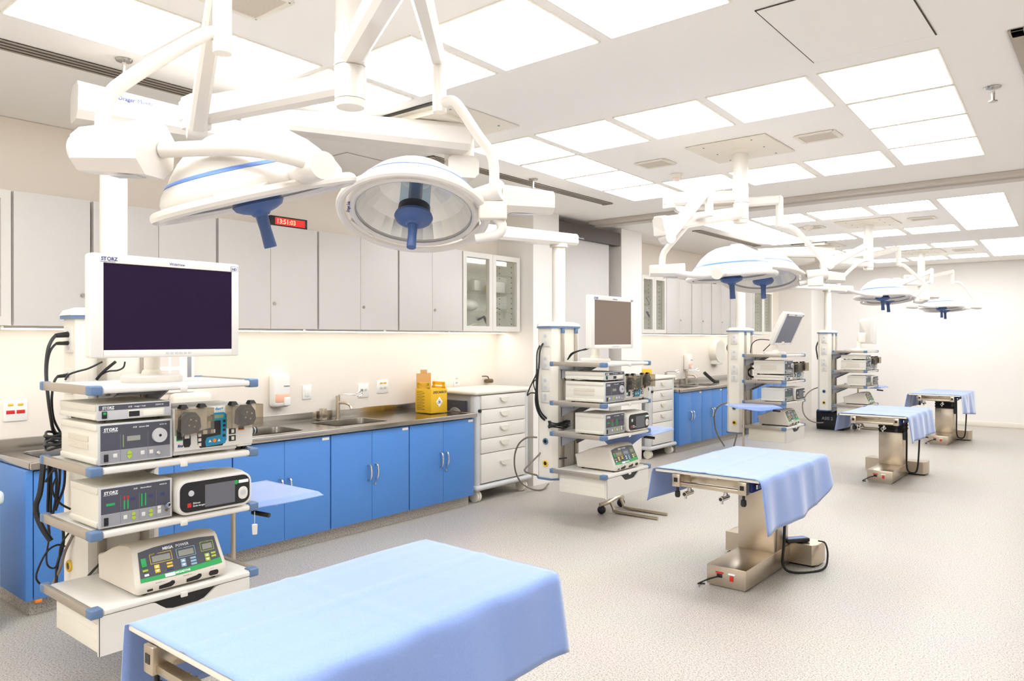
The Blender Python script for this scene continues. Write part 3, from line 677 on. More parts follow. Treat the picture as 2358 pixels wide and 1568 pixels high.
# ================================================================ DEVICES ON THE TOWERS
class FP:
    """front face helper: u to the right along +y, v up, w out of the face along +x"""
    def __init__(s,t,x,y,z): s.t=t; s.m=Matrix.Translation((x,y,z))@FX
    def mb(s): return MB(m=s.m)
    def rect(s,name,m,u0,u1,v0,v1,w0=0,w1=.001,bev=0,parent=None):
        return s.mb().box(u0,u1,v0,v1,w0,w1,bev).build(name,m,parent or s.t,flat=bev==0)
    def txt(s,name,m,items,parent=None,w=.0012):
        b=s.mb()
        for it in items: b.text(it[0],it[1],it[2],w,it[3],**(it[4] if len(it)>4 else {}))
        return b.build(name,m,parent or s.t,flat=True)
    def disc(s,name,m,u,v,r,w0=0,w1=.002,parent=None,n=24):
        return s.mb().lathe([(r,w0),(r*.96,w1)],(u,v,0),n=n).build(name,m,parent or s.t)
def storz(f,u,v,h,m='wink'):
    b=f.mb(); b.text('ST',u,v,.0012,h,bold=.03); b.torus((u+h*1.57,v+h*.34,.0014),(0,0,1),h*.33,h*.075,20,6); b.lathe([(h*.09,.0008),(h*.09,.0016)],(u+h*1.57,v+h*.34,0),n=8); b.text('RZ',u+h*2.0,v,.0012,h,bold=.03)
    b.text('KARL STORZ - ENDOSKOPE',u-h*.15,v-h*.32,.0012,h*.27); return b.build('lettering',m,f.t,flat=True)
def case(t,w,h,dep,lip=True,vents=False):
    b=MB(); b.box(-dep,-.006,.003,w-.003,.012,h-.003,.003)
    if lip: b.box(-dep+.006,-.012,-.002,w+.002,h-.03,h-.002,.003); b.box(-dep+.004,-.012,-.004,w+.004,.012,.036,.004)
    b.build('case','case',t)
    if vents:
        b=MB()
        for z0 in(.066,.098): b.box(-.30,-.10,-.0005,.004,z0,z0+.022)
        b.build('side_vent','vent',t,flat=True)
    for i,y in((0,.04),(1,w-.04)):
        for x in(-.05,-dep+.05): MB().cyl((x,y,0),(x,y,.014),.013,n=12).build('foot','black',t)
def hub(loc,label):
    t=thing('camera_control_unit',label,'camera control unit',loc,0,'camera control units'); w,h=.30,.076
    case(t,w,h,.385); f=FP(t,0,0,0)
    f.rect('front_panel','lgrey',0,w,.01,h,-.008,0,.003)
    f.rect('name_band','dgrey',.007,w-.008,.05,h-.005)
    storz(f,.02,.056,.014); f.txt('lettering','wink',[('SCB',.12,.057,.009,dict(shear=.3)),('image 1 hub',.145,.057,.0095),('222010 20',.232,.059,.008)])
    s=f.rect('power_switch','black',.018,.037,.018,.046,0,.005,.001); f.rect('switch_lamp','green',.022,.033,.034,.043,.005,.006,0,s)
    f.rect('card_bay','case',.118,.27,.014,.046,0,.004,.003); f.rect('card_slot','black',.122,.165,.019,.041,.004,.005); f.rect('bay_cover','cream',.178,.262,.018,.042,.004,.006,.002)
    return t
def xenon(loc,label):
    t=thing('xenon_light_source',label,'light source',loc,0,'xenon light sources'); w,h=.302,.176
    case(t,w,h,.385,True,True); f=FP(t,0,0,0)
    f.rect('front_panel','lgrey',0,w,.01,h,-.008,0,.003); f.rect('upper_panel','dgrey',.009,w-.012,.066,h-.008); f.rect('lower_panel','mgrey',.009,w-.012,.016,.064)
    b=f.mb()
    for u in(.085,.196): b.box(u,u+.0012,.02,.13,.001,.0015)
    b.build('panel_line','grey_ink',t,flat=True)
    storz(f,.022,.145,.0165); f.txt('lettering','wink',[('SCB',.135,.15,.009,dict(shear=.3)),('xenon 300',.16,.15,.0095),('201331 20',.245,.153,.007)])
    f.rect('digital_display','lcd',.112,.165,.098,.118,.001,.002,0); f.rect('level_bar','lcdg',.095,.099,.075,.125,.001,.002)
    k=f.disc('light_guide_socket','lgrey',.244,.11,.031,0,.012,None,32); f.disc('socket_hole','black',.244,.11,.006,.012,.0125,k,12)
    s=f.rect('power_switch','black',.022,.038,.022,.052,0,.005,.001)
    for u,v,n,m in((.057,.036,'mode_button','white'),(.166,.036,'mode_button','white'),(.202,.036,'mode_button','white')): f.rect(n,m,u,u+.016,v,v+.016,.001,.003,.001)
    for v,p in((.044,[(0,0),(.018,0),(.018,.008),(.009,.017),(0,.008)]),(.024,[(0,.017),(.018,.017),(.018,.009),(.009,0),(0,.009)])):
        f.mb().prism([(a+.112,c+v) for a,c in p],.001,.003).build('level_button','lime',t)
    b=f.mb(); b.lathe([(.009,.001),(.008,.006),(.005,.007),(.005,.014)],(.238,.036,0),n=16); b.build('sync_socket','chrome',t)
    return t
def thermo(loc,label):
    t=thing('gas_insufflator',label,'insufflator',loc,0,'gas insufflators'); w,h=.298,.176
    case(t,w,h,.29); f=FP(t,0,0,0)
    f.rect('front_panel','lgrey',0,w,.01,h,-.008,0,.003); f.rect('upper_panel','dgrey',.009,w-.01,.066,h-.008); f.rect('lower_panel','mgrey',.009,w-.01,.016,.064)
    b=f.mb()
    for u in(.083,.158,.228): b.box(u,u+.0012,.02,.135,.001,.0015)
    b.build('panel_line','grey_ink',t,flat=True)
    storz(f,.02,.145,.0165); f.txt('lettering','wink',[('SCB',.135,.15,.009,dict(shear=.3)),('thermoflator',.163,.15,.009),('264320 20',.243,.153,.007)])
    f.rect('pressure_display','green',.028,.062,.098,.108,.001,.002)
    for u in(.096,.110): f.rect('bar_display','green',u,u+.006,.075,.112,.001,.002); f.rect('bar_warning','red',u,u+.006,.114,.128,.001,.002)
    for u in(.166,.181): f.rect('bar_display','green',u,u+.006,.076,.128,.001,.002)
    for u in(.122,.196,.246): f.txt('digit_display','navy',[('88',u,.106,.02)])
    f.rect('power_switch','black',.02,.036,.02,.052,0,.005,.001)
    for u in(.095,.168,.234): f.rect('mode_button','white',u,u+.015,.034,.05,.001,.003,.001)
    f.rect('mode_button','white',.234,.249,.052,.066,.001,.003,.001)
    for u in(.128,.198):
        for v,p in((.044,[(0,0),(.016,0),(.016,.008),(.008,.016),(0,.008)]),(.024,[(0,.016),(.016,.016),(.016,.008),(.008,0),(0,.008)])):
            f.mb().prism([(a+u,c+v) for a,c in p],.001,.003).build('level_button','lime',t)
    b=f.mb(); b.torus((.282,.062,.004),(0,0,1),.009,.003,20,8); b.lathe([(.008,.001),(.007,.016)],(.268,.064,0),n=14); b.build('gas_outlet','chrome',t); f.disc('outlet_hole','black',.282,.062,.007,.001,.004); f.disc('heater_socket','brass',.272,.042,.006,.001,.005)
    return t
def pump(loc,label):
    t=thing('irrigation_pump',label,'pump',loc,0,'irrigation pumps'); f=FP(t,0,0,0)
    b=MB(); b.box(-.30,0,.0,.375,.045,.215,.008); b.box(-.28,-.01,.0,.30,.012,.05,.004); b.build('case','white',t)
    f.rect('front_panel','white',0,.372,.03,.17,0,.004,.002)
    for y,w in((0.01,.0),(.34,0)): MB().cyl((-.05,.02+y,0),(-.05,.02+y,.015),.014,n=12).build('foot','black',t)
    MB().cyl((-.05,.33,0),(-.05,.33,.03),.014,n=12).build('foot','black',t)
    # keypad overlay
    f.mb().prism([(.135,.035),(.22,.035),(.232,.05),(.232,.165),(.222,.178),(.165,.178),(.165,.12),(.10,.11),(.105,.05),(.115,.035)],.004,.005).build('keypad','black',t)
    f.mb().prism([(.142,.038),(.232,.044),(.240,.06),(.240,.175),(.228,.186),(.178,.186),(.178,.15),(.212,.15),(.212,.085),(.145,.078),(.138,.06)],.005,.0062).build('teal_overlay','teal',t)
    f.rect('flow_display','lcdg',.182,.226,.160,.176,.0062,.007)
    f.rect('flow_display','lcdg',.15,.172,.150,.172,.005,.006)
    for u,v in((.128,.095),(.165,.095)): f.rect('preset_button','white',u,u+.02,v,v+.017,.0055,.0075,.003)
    for v in(.085,.064,.043): f.rect('select_button','white',.106,.12,v,v+.014,.005,.0065,.002)
    for v in(.14,.12,.10,.075): f.rect('rate_button','black',.222,.234,v,v+.011,.0062,.008,.001)
    for u in(.153,.196): f.mb().prism([(u,.056),(u+.014,.056),(u+.007,.068)],.0062,.008).build('arrow_button','white',t)
    f.disc('run_button','orange',.181,.062,.0085,.0062,.009)
    for u,v in((.038,.045),):
        k=f.mb(); k.prism([(u,v+.012),(u+.006,v),(u+.028,v),(u+.034,v+.012),(u+.034,v+.05),(u+.027,v+.062),(u+.007,v+.062),(u,v+.05)],.004,.0055); k=k.build('power_keypad','black',t); f.rect('power_button','white',u+.006,u+.028,v+.038,v+.054,.0055,.007,.003,k)
    for v in(.05,.082):
        k=f.rect('side_keypad','black',.252,.286,v,v+.026,.004,.0055,.006); f.rect('key_face','white',.264,.278,v+.005,v+.021,.0055,.007,.002,k)
    f.txt('lettering','navy',[('fms',.013,.048,.017,dict(shear=.25,bold=.03))],w=.005); f.txt('lettering','teal',[('duo+',.186,.198,.018,dict(bold=.02))],w=.005)
    f.rect('hose_notch','green',.008,.036,.075,.125,.004,.005); f.rect('notch_hole','black',.011,.036,.08,.125,.005,.0056)
    f.rect('hose_notch','orange',.298,.33,.095,.115,.004,.005); f.rect('notch_hole','black',.3,.326,.1,.115,.005,.0056)
    # pump heads and smoked covers
    for u0,u1,v0,v1,uc,vc in((.0,.15,.10,.215,.062,.152),(.235,.392,.112,.215,.33,.165)):
        k=f.mb(); k.prism([(uc-.05,vc-.035),(uc-.02,vc-.05),(uc+.03,vc-.045),(uc+.045,vc-.02),(uc+.04,vc+.02),(uc+.02,vc+.045),(uc-.02,vc+.048),(uc-.045,vc+.025)],.004,.03); k.lathe([(.034,.03),(.030,.042)],(uc,vc,0),n=24); k=k.build('roller_head','dgrey',t)
        b=f.mb()
        for q in range(4): b.lathe([(.004,.042),(.003,.045)],(uc+.018*math.cos(.5+q*PI/2),vc+.018*math.sin(.5+q*PI/2),0),n=8)
        b.build('roller_pin','lgrey',k)
        b=f.mb(); b.box(u0,u1,v0,v1,.060,.063); b.box(u0,u1,v1-.003,v1,.004,.063); b.box(u0,u0+.003,v0,v1,.004,.063); b.box(u1-.003,u1,v0,v1,.004,.063); b.build('smoked_cover','smoke',t,flat=True)
        for u in(u0+.02,u1-.045): c=MB(); c.loft([[(.02,u,v1),(.02,u+.036,v1),(-.015,u+.036,v1),(-.015,u,v1)],[(.014,u+.008,v1+.016),(.014,u+.028,v1+.016),(-.01,u+.028,v1+.016),(-.01,u+.008,v1+.016)]]); c.build('cover_hinge','black',t)
    b=MB(); b.cyl((-.02,.32,.085),(-.02,.40,.085),.017,n=18); b.build('side_connector','lgrey',t); b=MB()
    for y in(.365,.38,.395): b.cyl((-.02,y,.085),(-.02,y+.008,.085),.0185,n=18)
    b.build('connector_ring','black',t)
    MB().box(-.1,-.0,.30,.37,.02,.05,.003).build('side_bracket','cream',t)
    return t
def rrect(u0,u1,v0,v1,r,n=6):
    P=[]
    for cx,cy,s in((u1-r,v1-r,0),(u0+r,v1-r,1),(u0+r,v0+r,2),(u1-r,v0+r,3)):
        for k in range(n+1): a=(s+k/n)*PI/2; P.append((cx+r*math.cos(a),cy+r*math.sin(a)))
    return P
def ultragen(loc,label):
    t=thing('ultrasonic_generator',label,'generator',loc,0,'ultrasonic generators'); f=FP(t,0,0,0)
    w,h=.355,.165
    b=MB()
    rings=[]
    for x,i,z0,z1,r in((-.29,.03,.02,h-.035,.03),(-.27,.012,.012,h-.015,.04),(-.12,.006,.01,h+.004,.04),(-.04,.0,.008,h,.045),(-.012,.0,.006,h-.008,.045)):
        rings.append([(x,u,v) for u,v in rrect(i,w-i,z0,z1,r)])
    b.loft(rings); b.build('case','case',t,angle=50)
    f.mb().loft([[(u,v,-.012) for u,v in rrect(0,w,.006,h-.006,.045)],[(u,v,.004) for u,v in rrect(.002,w-.002,.008,h-.008,.044)],[(u,v,.006) for u,v in rrect(.008,w-.008,.014,h-.014,.04)]]).build('white_rim','white',t,angle=50)
    f.mb().loft([[(u,v,.004) for u,v in rrect(.012,w-.012,.018,h-.016,.036)],[(u,v,.0085) for u,v in rrect(.013,w-.013,.019,h-.017,.036)]]).build('front_panel','black',t)
    f.rect('touch_screen','screen3',.125,.268,.03,.128,.0085,.0095)
    f.disc('power_button','lgrey',.062,.10,.013,.0085,.011)
    b=f.mb(); b.text('Ethicon',.07,.052,.009,.011); b.text('Endo-Surgery',.07,.04,.009,.011); b.build('lettering','wink',t,flat=True)
    f.rect('red_logo','red',.045,.062,.04,.058,.0085,.0092)
    k=f.mb(); k.loft([[(u,v,.0085) for u,v in rrect(.285,.332,.036,.094,.022)],[(u,v,.012) for u,v in rrect(.287,.330,.038,.092,.021)]]); k=k.build('handpiece_socket','white',t); f.disc('socket_core','lgrey',.308,.068,.013,.012,.014,k)
    f.disc('green_dot','green',.275,.118,.010,.0085,.0095); f.rect('status_label','wink',.287,.335,.112,.126,.0085,.0095)
    f2=MB(); f2.box(-.15,-.12,.15,.2,h+.0035,h+.0045); f2.build('top_mark','mgrey',t,flat=True)
    return t
def electro(loc,label):
    t=thing('electrosurgical_generator',label,'generator',loc,0,'electrosurgical generators')
    w=.405
    prof=[(-.375,.012),(-.005,.012),(.0,.02),(.002,.045),(-.006,.06),(-.062,.182),(-.078,.198),(-.11,.203),(-.19,.192),(-.27,.165),(-.36,.125),(-.395,.118),(-.40,.108),(-.385,.07),(-.38,.04)]
    def ring(y,ins): 
        cx,cz=-.17,.1; return [(cx+(x-cx)*(1-ins),y+ (-1 if y>.2 else 1)*max(0,(z-.06))*.10,cz+(z-cz)*(1-ins)) for x,z in prof]
    b=MB(); b.loft([ring(0,.06),ring(.008,.015),ring(.02,0),ring(w-.02,0),ring(w-.008,.015),ring(w,.06)]); b.build('case','mega',t,angle=40)
    for y in(.05,w-.05):
        for x in(-.04,-.34): MB().cyl((x,y,0),(x,y,.016),.014,n=12).build('foot','black',t)
    # sloped face frame: origin at lower edge of panel
    p0=V((-.006,0,.06)); p1=V((-.062,0,.182)); vv=(p1-p0).normalized(); L=(p1-p0).length; ww=V((0,1,0)).cross(vv).normalized()
    f=FP(t,0,0,0); f.m=Matrix(((0,vv.x,ww.x,p0.x),(1,0,0,0),(0,vv.z,ww.z,p0.z),(0,0,0,1)))
    L0=.0
    f.mb().prism([(.022,L0),(.20,L0-.003),(.385,L0+.004),(.374,L-.004),(.30,L+.004),(.2,L+.006),(.10,L+.002),(.032,L-.008)],-.001,.0015).build('control_panel','dgrey',t)
    f.mb().prism([(.022,L0),(.20,L0-.003),(.385,L0+.004),(.384,.03),(.3,.022),(.2,.018),(.10,.016),(.0235,.016)],.0015,.0022).build('green_band','green',t)
    f.txt('lettering','wink',[('MEGA',.135,L-.018,.017,dict(bold=.035)),('POWER',.193,L-.018,.017)],w=.0025); f.txt('lettering','wink',[('MEGADYNE',.17,.004,.0125,dict(bold=.02))],w=.0025)
    for u0,u1,v0,m,s in((.075,.17,.066,'yel','CUT'),(.19,.275,.066,'cyan','COAG'),(.30,.362,.072,'lime','BIPOLAR')):
        b=f.mb(); v1=v0+.042; e=.0022
        for q in((u0,u1,v0,v0+e),(u0+.035,u1,v1-e,v1),(u0,u0+e,v0,v1),(u1-e,u1,v0,v1)): b.box(*q,.0015,.0026)
        b.text(s,u0+.003,v1-.004,.0024,.0095); k=b.build('display_border',m,t,flat=True)
        f.rect('power_display','lcd',u0+.009,u1-.008,v0+.007,v1-.01,.0015,.0028,0,k)
        um=u0+.012
        for v in(.044,.026):
            q=f.rect('adjust_button',m,um,um+.022,v,v+.016,.0015,.0035,.001)
            up=v>.03; f.mb().prism([(um+.004,v+(.004 if up else .012)),(um+.018,v+(.004 if up else .012)),(um+.011,v+(.012 if up else .004))],.0035,.0042).build('arrow','wink',q,flat=True)
        for v in((.050,.037,.024) if m!='lime' else (.052,.038)): f.rect('mode_button',m if not(m=='yel' and v<.03) else 'navy',u1-.030 if m!='lime' else u1-.02,u1-.004 if m!='lime' else u1+.002,v,v+.009,.0015,.0035,.001)
    f.rect('power_switch','green',.036,.058,.06,.098,.0015,.006,.002)
    f.rect('ready_lamp','lime',.038,.06,.042,.05,.0015,.003); f.rect('rating_label','wink',.042,.06,.022,.031,.0015,.0025); f.rect('warning_label','wink',.125,.168,.0,.014,.0022,.0028)
    # sockets on the lower front lip
    g=FP(t,.0015,0,0)
    for u in(.095,.215):
        k=g.mb(); k.prism([(u,.018),(u+.05,.018),(u+.06,.022),(u+.068,.03),(u+.066,.04),(u+.055,.043),(u+.045,.038),(u+.0,.032)],-.002,.0015); k.build('handpiece_socket','black',t)
    k=g.mb(); k.prism([(u,v) for u,v in rrect(.318,.362,.02,.042,.010)],-.002,.0015); k.build('bipolar_socket','black',t)
    g.rect('foot_switch_port','black',.045,.068,.020,.028,-.001,.0015); g.txt('symbol','ink',[('•—• I —',.08,.044,.011),('•—• I —',.20,.046,.011),('•  •',.325,.048,.011)],w=.0005)
    return t
def monitor(loc,label,rz=0,tilt=0):
    t=thing('flat_monitor',label,'monitor',loc,rz,'tower monitors')
    b=MB(); b.lathe([(.125,0),(.128,.006),(.128,.024),(.118,.032),(.05,.036)],n=40); b.build('swivel_base','white',t)
    b=MB(); b.lathe([(.046,.034),(.04,.05),(.034,.055),(.034,.10),(.03,.16)],n=24); b.box(-.02,.10,-.05,.05,.14,.30,.01); b.build('neck','cream',t)
    # screen unit, local face frame at x=.17
    Mx=Matrix.Translation((.13,0,.33))@Matrix.Rotation(tilt,4,'Y')@Matrix.Translation((.04,0,0))@FX
    W,H=.33,.216
    def nb(): return MB(m=Mx)
    b=nb()
    def outl(i,dz=0): return [(u,v) for u,v in rrect(-W+i,W-i,-H+i,H-i,.014)]
    b.loft([[(u,v,-.075) for u,v in outl(.05)],[(u,v,-.05) for u,v in outl(.012)],[(u,v,-.045) for u,v in outl(.0)],[(u,v,-.004) for u,v in outl(.0)],[(u,v,.0) for u,v in outl(.004)]]); h=b.build('monitor_housing','white',t)
    b=nb(); i=(-.278,.292,-.183,.178)
    for q in((-W+.004,i[0],-H+.004,H-.004),(i[1],W-.004,-H+.004,H-.004),(i[0],i[1],-H+.004,i[2]),(i[0],i[1],i[3],H-.004)): b.box(*q,-.001,.005,.002)
    k=b.build('bezel','white',t)
    nb().box(i[0],i[1],i[2],i[3],-.001,.001).build('screen','screen',t,flat=True)
    b=nb(); u,v,hh=-.288,.188,.02
    b.text('ST',u,v,.0055,hh,bold=.03); b.torus((u+hh*1.57,v+hh*.34,.0056),(0,0,1),hh*.33,hh*.075,20,6); b.text('RZ',u+hh*2.0,v,.0055,hh,bold=.03); b.text('KARL STORZ - ENDOSKOPE',u-.004,v-.007,.0055,.0048)
    b.text('WideView',-.005,.187,.0055,.0165); b.text('HD',.292,.185,.0055,.016,bold=.03)
    e=.0012
    for q in((.286,.322,.181,.181+e),(.286,.322,.202,.202+e),(.286,.286+e,.181,.202),(.322-e,.322,.181,.202)): b.box(*q,.005,.0058)
    b.build('lettering','navy',t,flat=True)
    for n in range(6): nb().box(-.02+n*.02,-.006+n*.02,-.203,-.193,.005,.0062,.0005).build('menu_button','lgrey',k)
    return t
XD=-3.17
D=[]
for k in range(4):
    w=WHERE[k]; o=OFF[k]; P=lambda x,y,z: V((x,y,z))+o
    zz=SH[1]
    dev=[('hub',P(XD,1.246,SH[1]+.186-.007)),('xenon',P(XD,1.25,SH[1])),('thermo',P(XD,1.252,SH[2])),('pump',P(XD,1.558,SH[1])),('ultra',P(XD+.02,1.558,SH[2])),('electro',P(XD,1.398,SH[3]))]
    if k==2: dev[0]=('hub',P(XD,1.246,SH[1])); dev[1]=('xenon',P(XD,1.25,SH[1]+.078))
    lab={'hub':['slim camera control unit on top of the light source, nearest tower','slim camera control unit on top of the light source, second tower','slim camera control unit beneath the light source, third tower','slim camera control unit on top of the light source, farthest tower'],
     'xenon':'grey xenon light source with a round silver socket, %s tower','thermo':'grey gas insufflator with green level buttons, %s tower','pump':'white irrigation pump with smoked covers and teal keypad, %s tower','ultra':'black-fronted ultrasonic generator with a touch screen, %s tower','electro':'beige sloping electrosurgical generator with a green band, %s tower'}
    fn={'hub':hub,'xenon':xenon,'thermo':thermo,'pump':pump,'ultra':ultragen,'electro':electro}
    for n,l in dev:
        L=lab[n][k] if isinstance(lab[n],list) else lab[n]%w
        if k==0: D.append((n,fn[n](l,L)))
        else: copy_tree(dict(D)[n],l,L)
mon=monitor(V((-3.42,1.58,SH[0])),'large white monitor with a dark purple screen on the nearest tower')
copy_tree(mon,V((-3.46,5.31,SH[0])),'white monitor with a brownish screen on the second tower')
def recol(t,m):
    for c in t.children:
        if c.name.startswith('screen'): c.data=c.data.copy(); c.data.materials[0]=M[m]
recol([o for o in bpy.data.objects if o.get('label')=='white monitor with a brownish screen on the second tower'][0],'screen2')
m3=monitor(V((-3.42,9.38,SH[0])),'white monitor tilted forward on the third tower',0,R(24)); recol(m3,'screen3')
copy_tree(mon,V((-3.45,13.3,SH[0])),'white monitor seen from behind on the farthest tower',rz=R(31))
t=thing('white_tag','small white hanging tag on a cord under the nearest insufflator shelf corner','tag',(-3.14,1.925,.745)); MB().cyl((0,0,0),(0,0,-.06),.0015,n=6).build('cord','lgrey',t); MB().cyl((0,0,-.06),(0,0,-.105),.013,.011,n=14).build('tag_body','white',t)
# ================================================================ SURGICAL LAMPS
def lamp_head(t,loc,c,n,roll=0,s=1.0,letter=True):
    c=V(c)-V(loc); z=-V(n).normalized(); x=V((math.cos(roll),math.sin(roll),0)); x=(x-z*x.dot(z)).normalized(); y=z.cross(x)
    Mx=Matrix(((x.x*s,y.x*s,z.x*s,c.x),(x.y*s,y.y*s,z.y*s,c.y),(x.z*s,y.z*s,z.z*s,c.z),(0,0,0,1)))
    nb=lambda: MB(m=Mx)
    h=nb().lathe([(.0,.205),(.05,.203),(.10,.193),(.15,.170),(.195,.133),(.225,.098),(.236,.080),(.24,.079),(.262,.052),(.272,.030),(.270,.008),(.258,-.010),(.245,-.013),(.236,-.008),(.232,.0),(.236,.03),(.232,.06),(.21,.10),(.15,.150),(.05,.19),(0,.195)],n=56,cap=False).build('lamp_head','lampw',t,angle=40)
    nb().lathe([(.2365,.0815),(.243,.0785),(.249,.0705),(.2465,.069),(.238,.074)],n=56,cap=False).build('blue_stripe','stripe',h)
    b=nb(); b.torus((0,0,-.006),(0,0,1),.293,.017,64,10)
    for k in range(3):
        a=.5+k*2*PI/3; u=V((math.cos(a),math.sin(a),0)); w=V((-u.y,u.x,0))
        b.loft([[u*.262+w*.075+V((0,0,.02)),u*.262-w*.075+V((0,0,.02)),u*.262-w*.075-V((0,0,.006)),u*.262+w*.075-V((0,0,.006))],[u*.292+w*.045+V((0,0,.004)),u*.292-w*.045+V((0,0,.004)),u*.292-w*.045-V((0,0,.016)),u*.292+w*.045-V((0,0,.016))]])
    b.build('handle_rail','lampw',h)
    nb().lathe([(.232,.006),(.20,.07),(.15,.118),(.09,.148),(.03,.16),(0,.161)],n=30,cap=False).build('reflector','reflect',h,angle=4)
    nb().lathe([(.235,-.004),(.235,-.001)],n=48).build('glass_cover','lampglass',h)
    nb().torus((0,0,-.004),(0,0,1),.236,.004,56,6).build('glass_seal','mgrey',h)
    nb().lathe([(.062,.15),(.062,.02)],n=28,cap=False).build('bulb_cylinder','bluglass',h); nb().lathe([(.028,.15),(.028,.05),(.02,.03)],n=18).build('bulb_socket','cap',h)
    nb().lathe([(.064,.03),(.066,-.006),(.05,-.012)],n=28).build('black_ring','black',h)
    nb().lathe([(.05,-.004),(.074,-.008),(.078,-.02),(.070,-.034),(.05,-.044),(.03,-.050),(.024,-.058)],n=32).build('handle_mount','hand',h)
    nb().lathe([(.02,-.045),(.019,-.07),(.0175,-.10),(.0195,-.155),(.018,-.158)],n=20).build('sterile_handle','hand',h)
    if letter:
        b=nb(); m=Matrix.Rotation(R(280),4,'Z')@Matrix.Translation((0,-.262,-.0135))@Matrix.Rotation(PI,4,'X')
        b.text('Dräger Sola',-.04,-.008,0,.017,m=m,bold=.01); b.build('lettering','navy',h,flat=True)
    return h
def lamp(P,label,zb,arms):
    loc=V((*P,ZC)); t=thing('surgical_lamp',label,'surgical lamp',loc,0,'twin head surgical lamps'); o=loc
    b=MB(o); b.cyl((*P,zb+.13),(*P,ZC),.052,n=28); b.build('ceiling_pole','lampw',t); b=MB(o); b.lathe([(.11,ZC-.004),(.10,ZC-.02),(.055,ZC-.03)],(*P,0),n=28); b.build('flange','cream',t)
    b=MB(o); b.cyl((*P,zb+.03),(*P,zb+.145),.056,n=32); b.cyl((*P,zb+.15),(*P,zb+.265),.056,n=32); b.build('rotary_hub','lampw',t)
    MB(o).lathe([(.03,zb),(.05,zb+.004),(.056,zb+.026),(.056,zb+.028)],(*P,0),n=32).build('hub_cap','cream',t)
    for A in arms:
        E=V(A['E']); z=A['hz']; p=V((*P,z)); d=(V((E.x,E.y,z))-p).normalized()
        e=V((E.x,E.y,A.get('ez',z)))
        b=MB(o); b.beam(p+d*.03,e+d*.05,.085,.085,.08,.10); b.box(e.x-.045,e.x+.045,e.y-.045,e.y+.045,e.z-.07,e.z+.06,.01); b.build('swivel_arm','lampw',t)
        H=V(A['hinge']); T=V(A['top'])
        b=MB(o); b.beam(H,T,.06,.075,.055,.065); b.cyl(H-(H-T).cross(V((0,0,1))).normalized()*.035,H+(H-T).cross(V((0,0,1))).normalized()*.035,.045,n=20); b.build('spring_arm','lampw',t)
        C=V(A['C']); b=MB(o); b.cyl((C.x,C.y,C.z-.085),(C.x,C.y,C.z+.12),.0275,n=24); b.sphere((C.x,C.y,C.z+.12),.0275,8); b.build('drop_joint','lampw',t)
        MB(o).tube(A['tube'],.0205,12,6).build('yoke_tube','lampw',t)
        for q in A.get('axles',[]): MB(o).cyl(q[0],q[1],q[2] if len(q)>2 else .036,n=28).build('axle_cap','lampw',t)
        if 'box' in A:
            p0,p1,w,h=A['box']; b=MB(o); b.beam(p0,p1,w*.8,h*.8,w,h,ch=.25); k=b.build('control_housing','lampw',t)
            p0,p1=V(p0),V(p1); dd=(p1-p0).normalized(); m=p0*.4+p1*.6-V((0,0,h*.46)); ss=dd.cross(V((0,0,1))).normalized()
            b=MB(o); b.loft([[m+dd*i*.045+ss*j*.02+V((0,0,-.006+zz)) for i,j in((-1,-1),(1,-1),(1,1),(-1,1))] for zz in(0,.003)]); b.build('rating_label','lgrey',k,flat=True)
        if 'ctrl' in A:
            c0,dirv=V(A['ctrl'][0]),V(A['ctrl'][1]).normalized(); b=MB(o); s_=dirv.cross(V((0,0,1))).normalized()
            Mx=Matrix(((s_.x,0,-dirv.x,c0.x),(s_.y,0,-dirv.y,c0.y),(0,1,0,c0.z),(0,0,0,1))); Mx=Matrix.Translation(-o)@Mx
            k=MB(m=Mx).box(-.055,.055,-.035,.035,-.04,.012,.008,3).build('control_box','cream',t); MB(m=Mx).box(-.045,.045,-.02,.022,.012,.014).build('keypad','lgrey',k)
            for i in range(3): MB(m=Mx).box(-.036+i*.018,-.023+i*.018,-.012,.004,.014,.016,.001).build('key','wink',k)
        if 'fork' in A: MB(o).tube(A['fork'],A.get('fr',.02),12,6).build('fork_tube','lampw',t)
        lamp_head(t,loc,A['head'],A['n'],A.get('roll',0),A.get('s',1),A.get('letter',True))
    return t
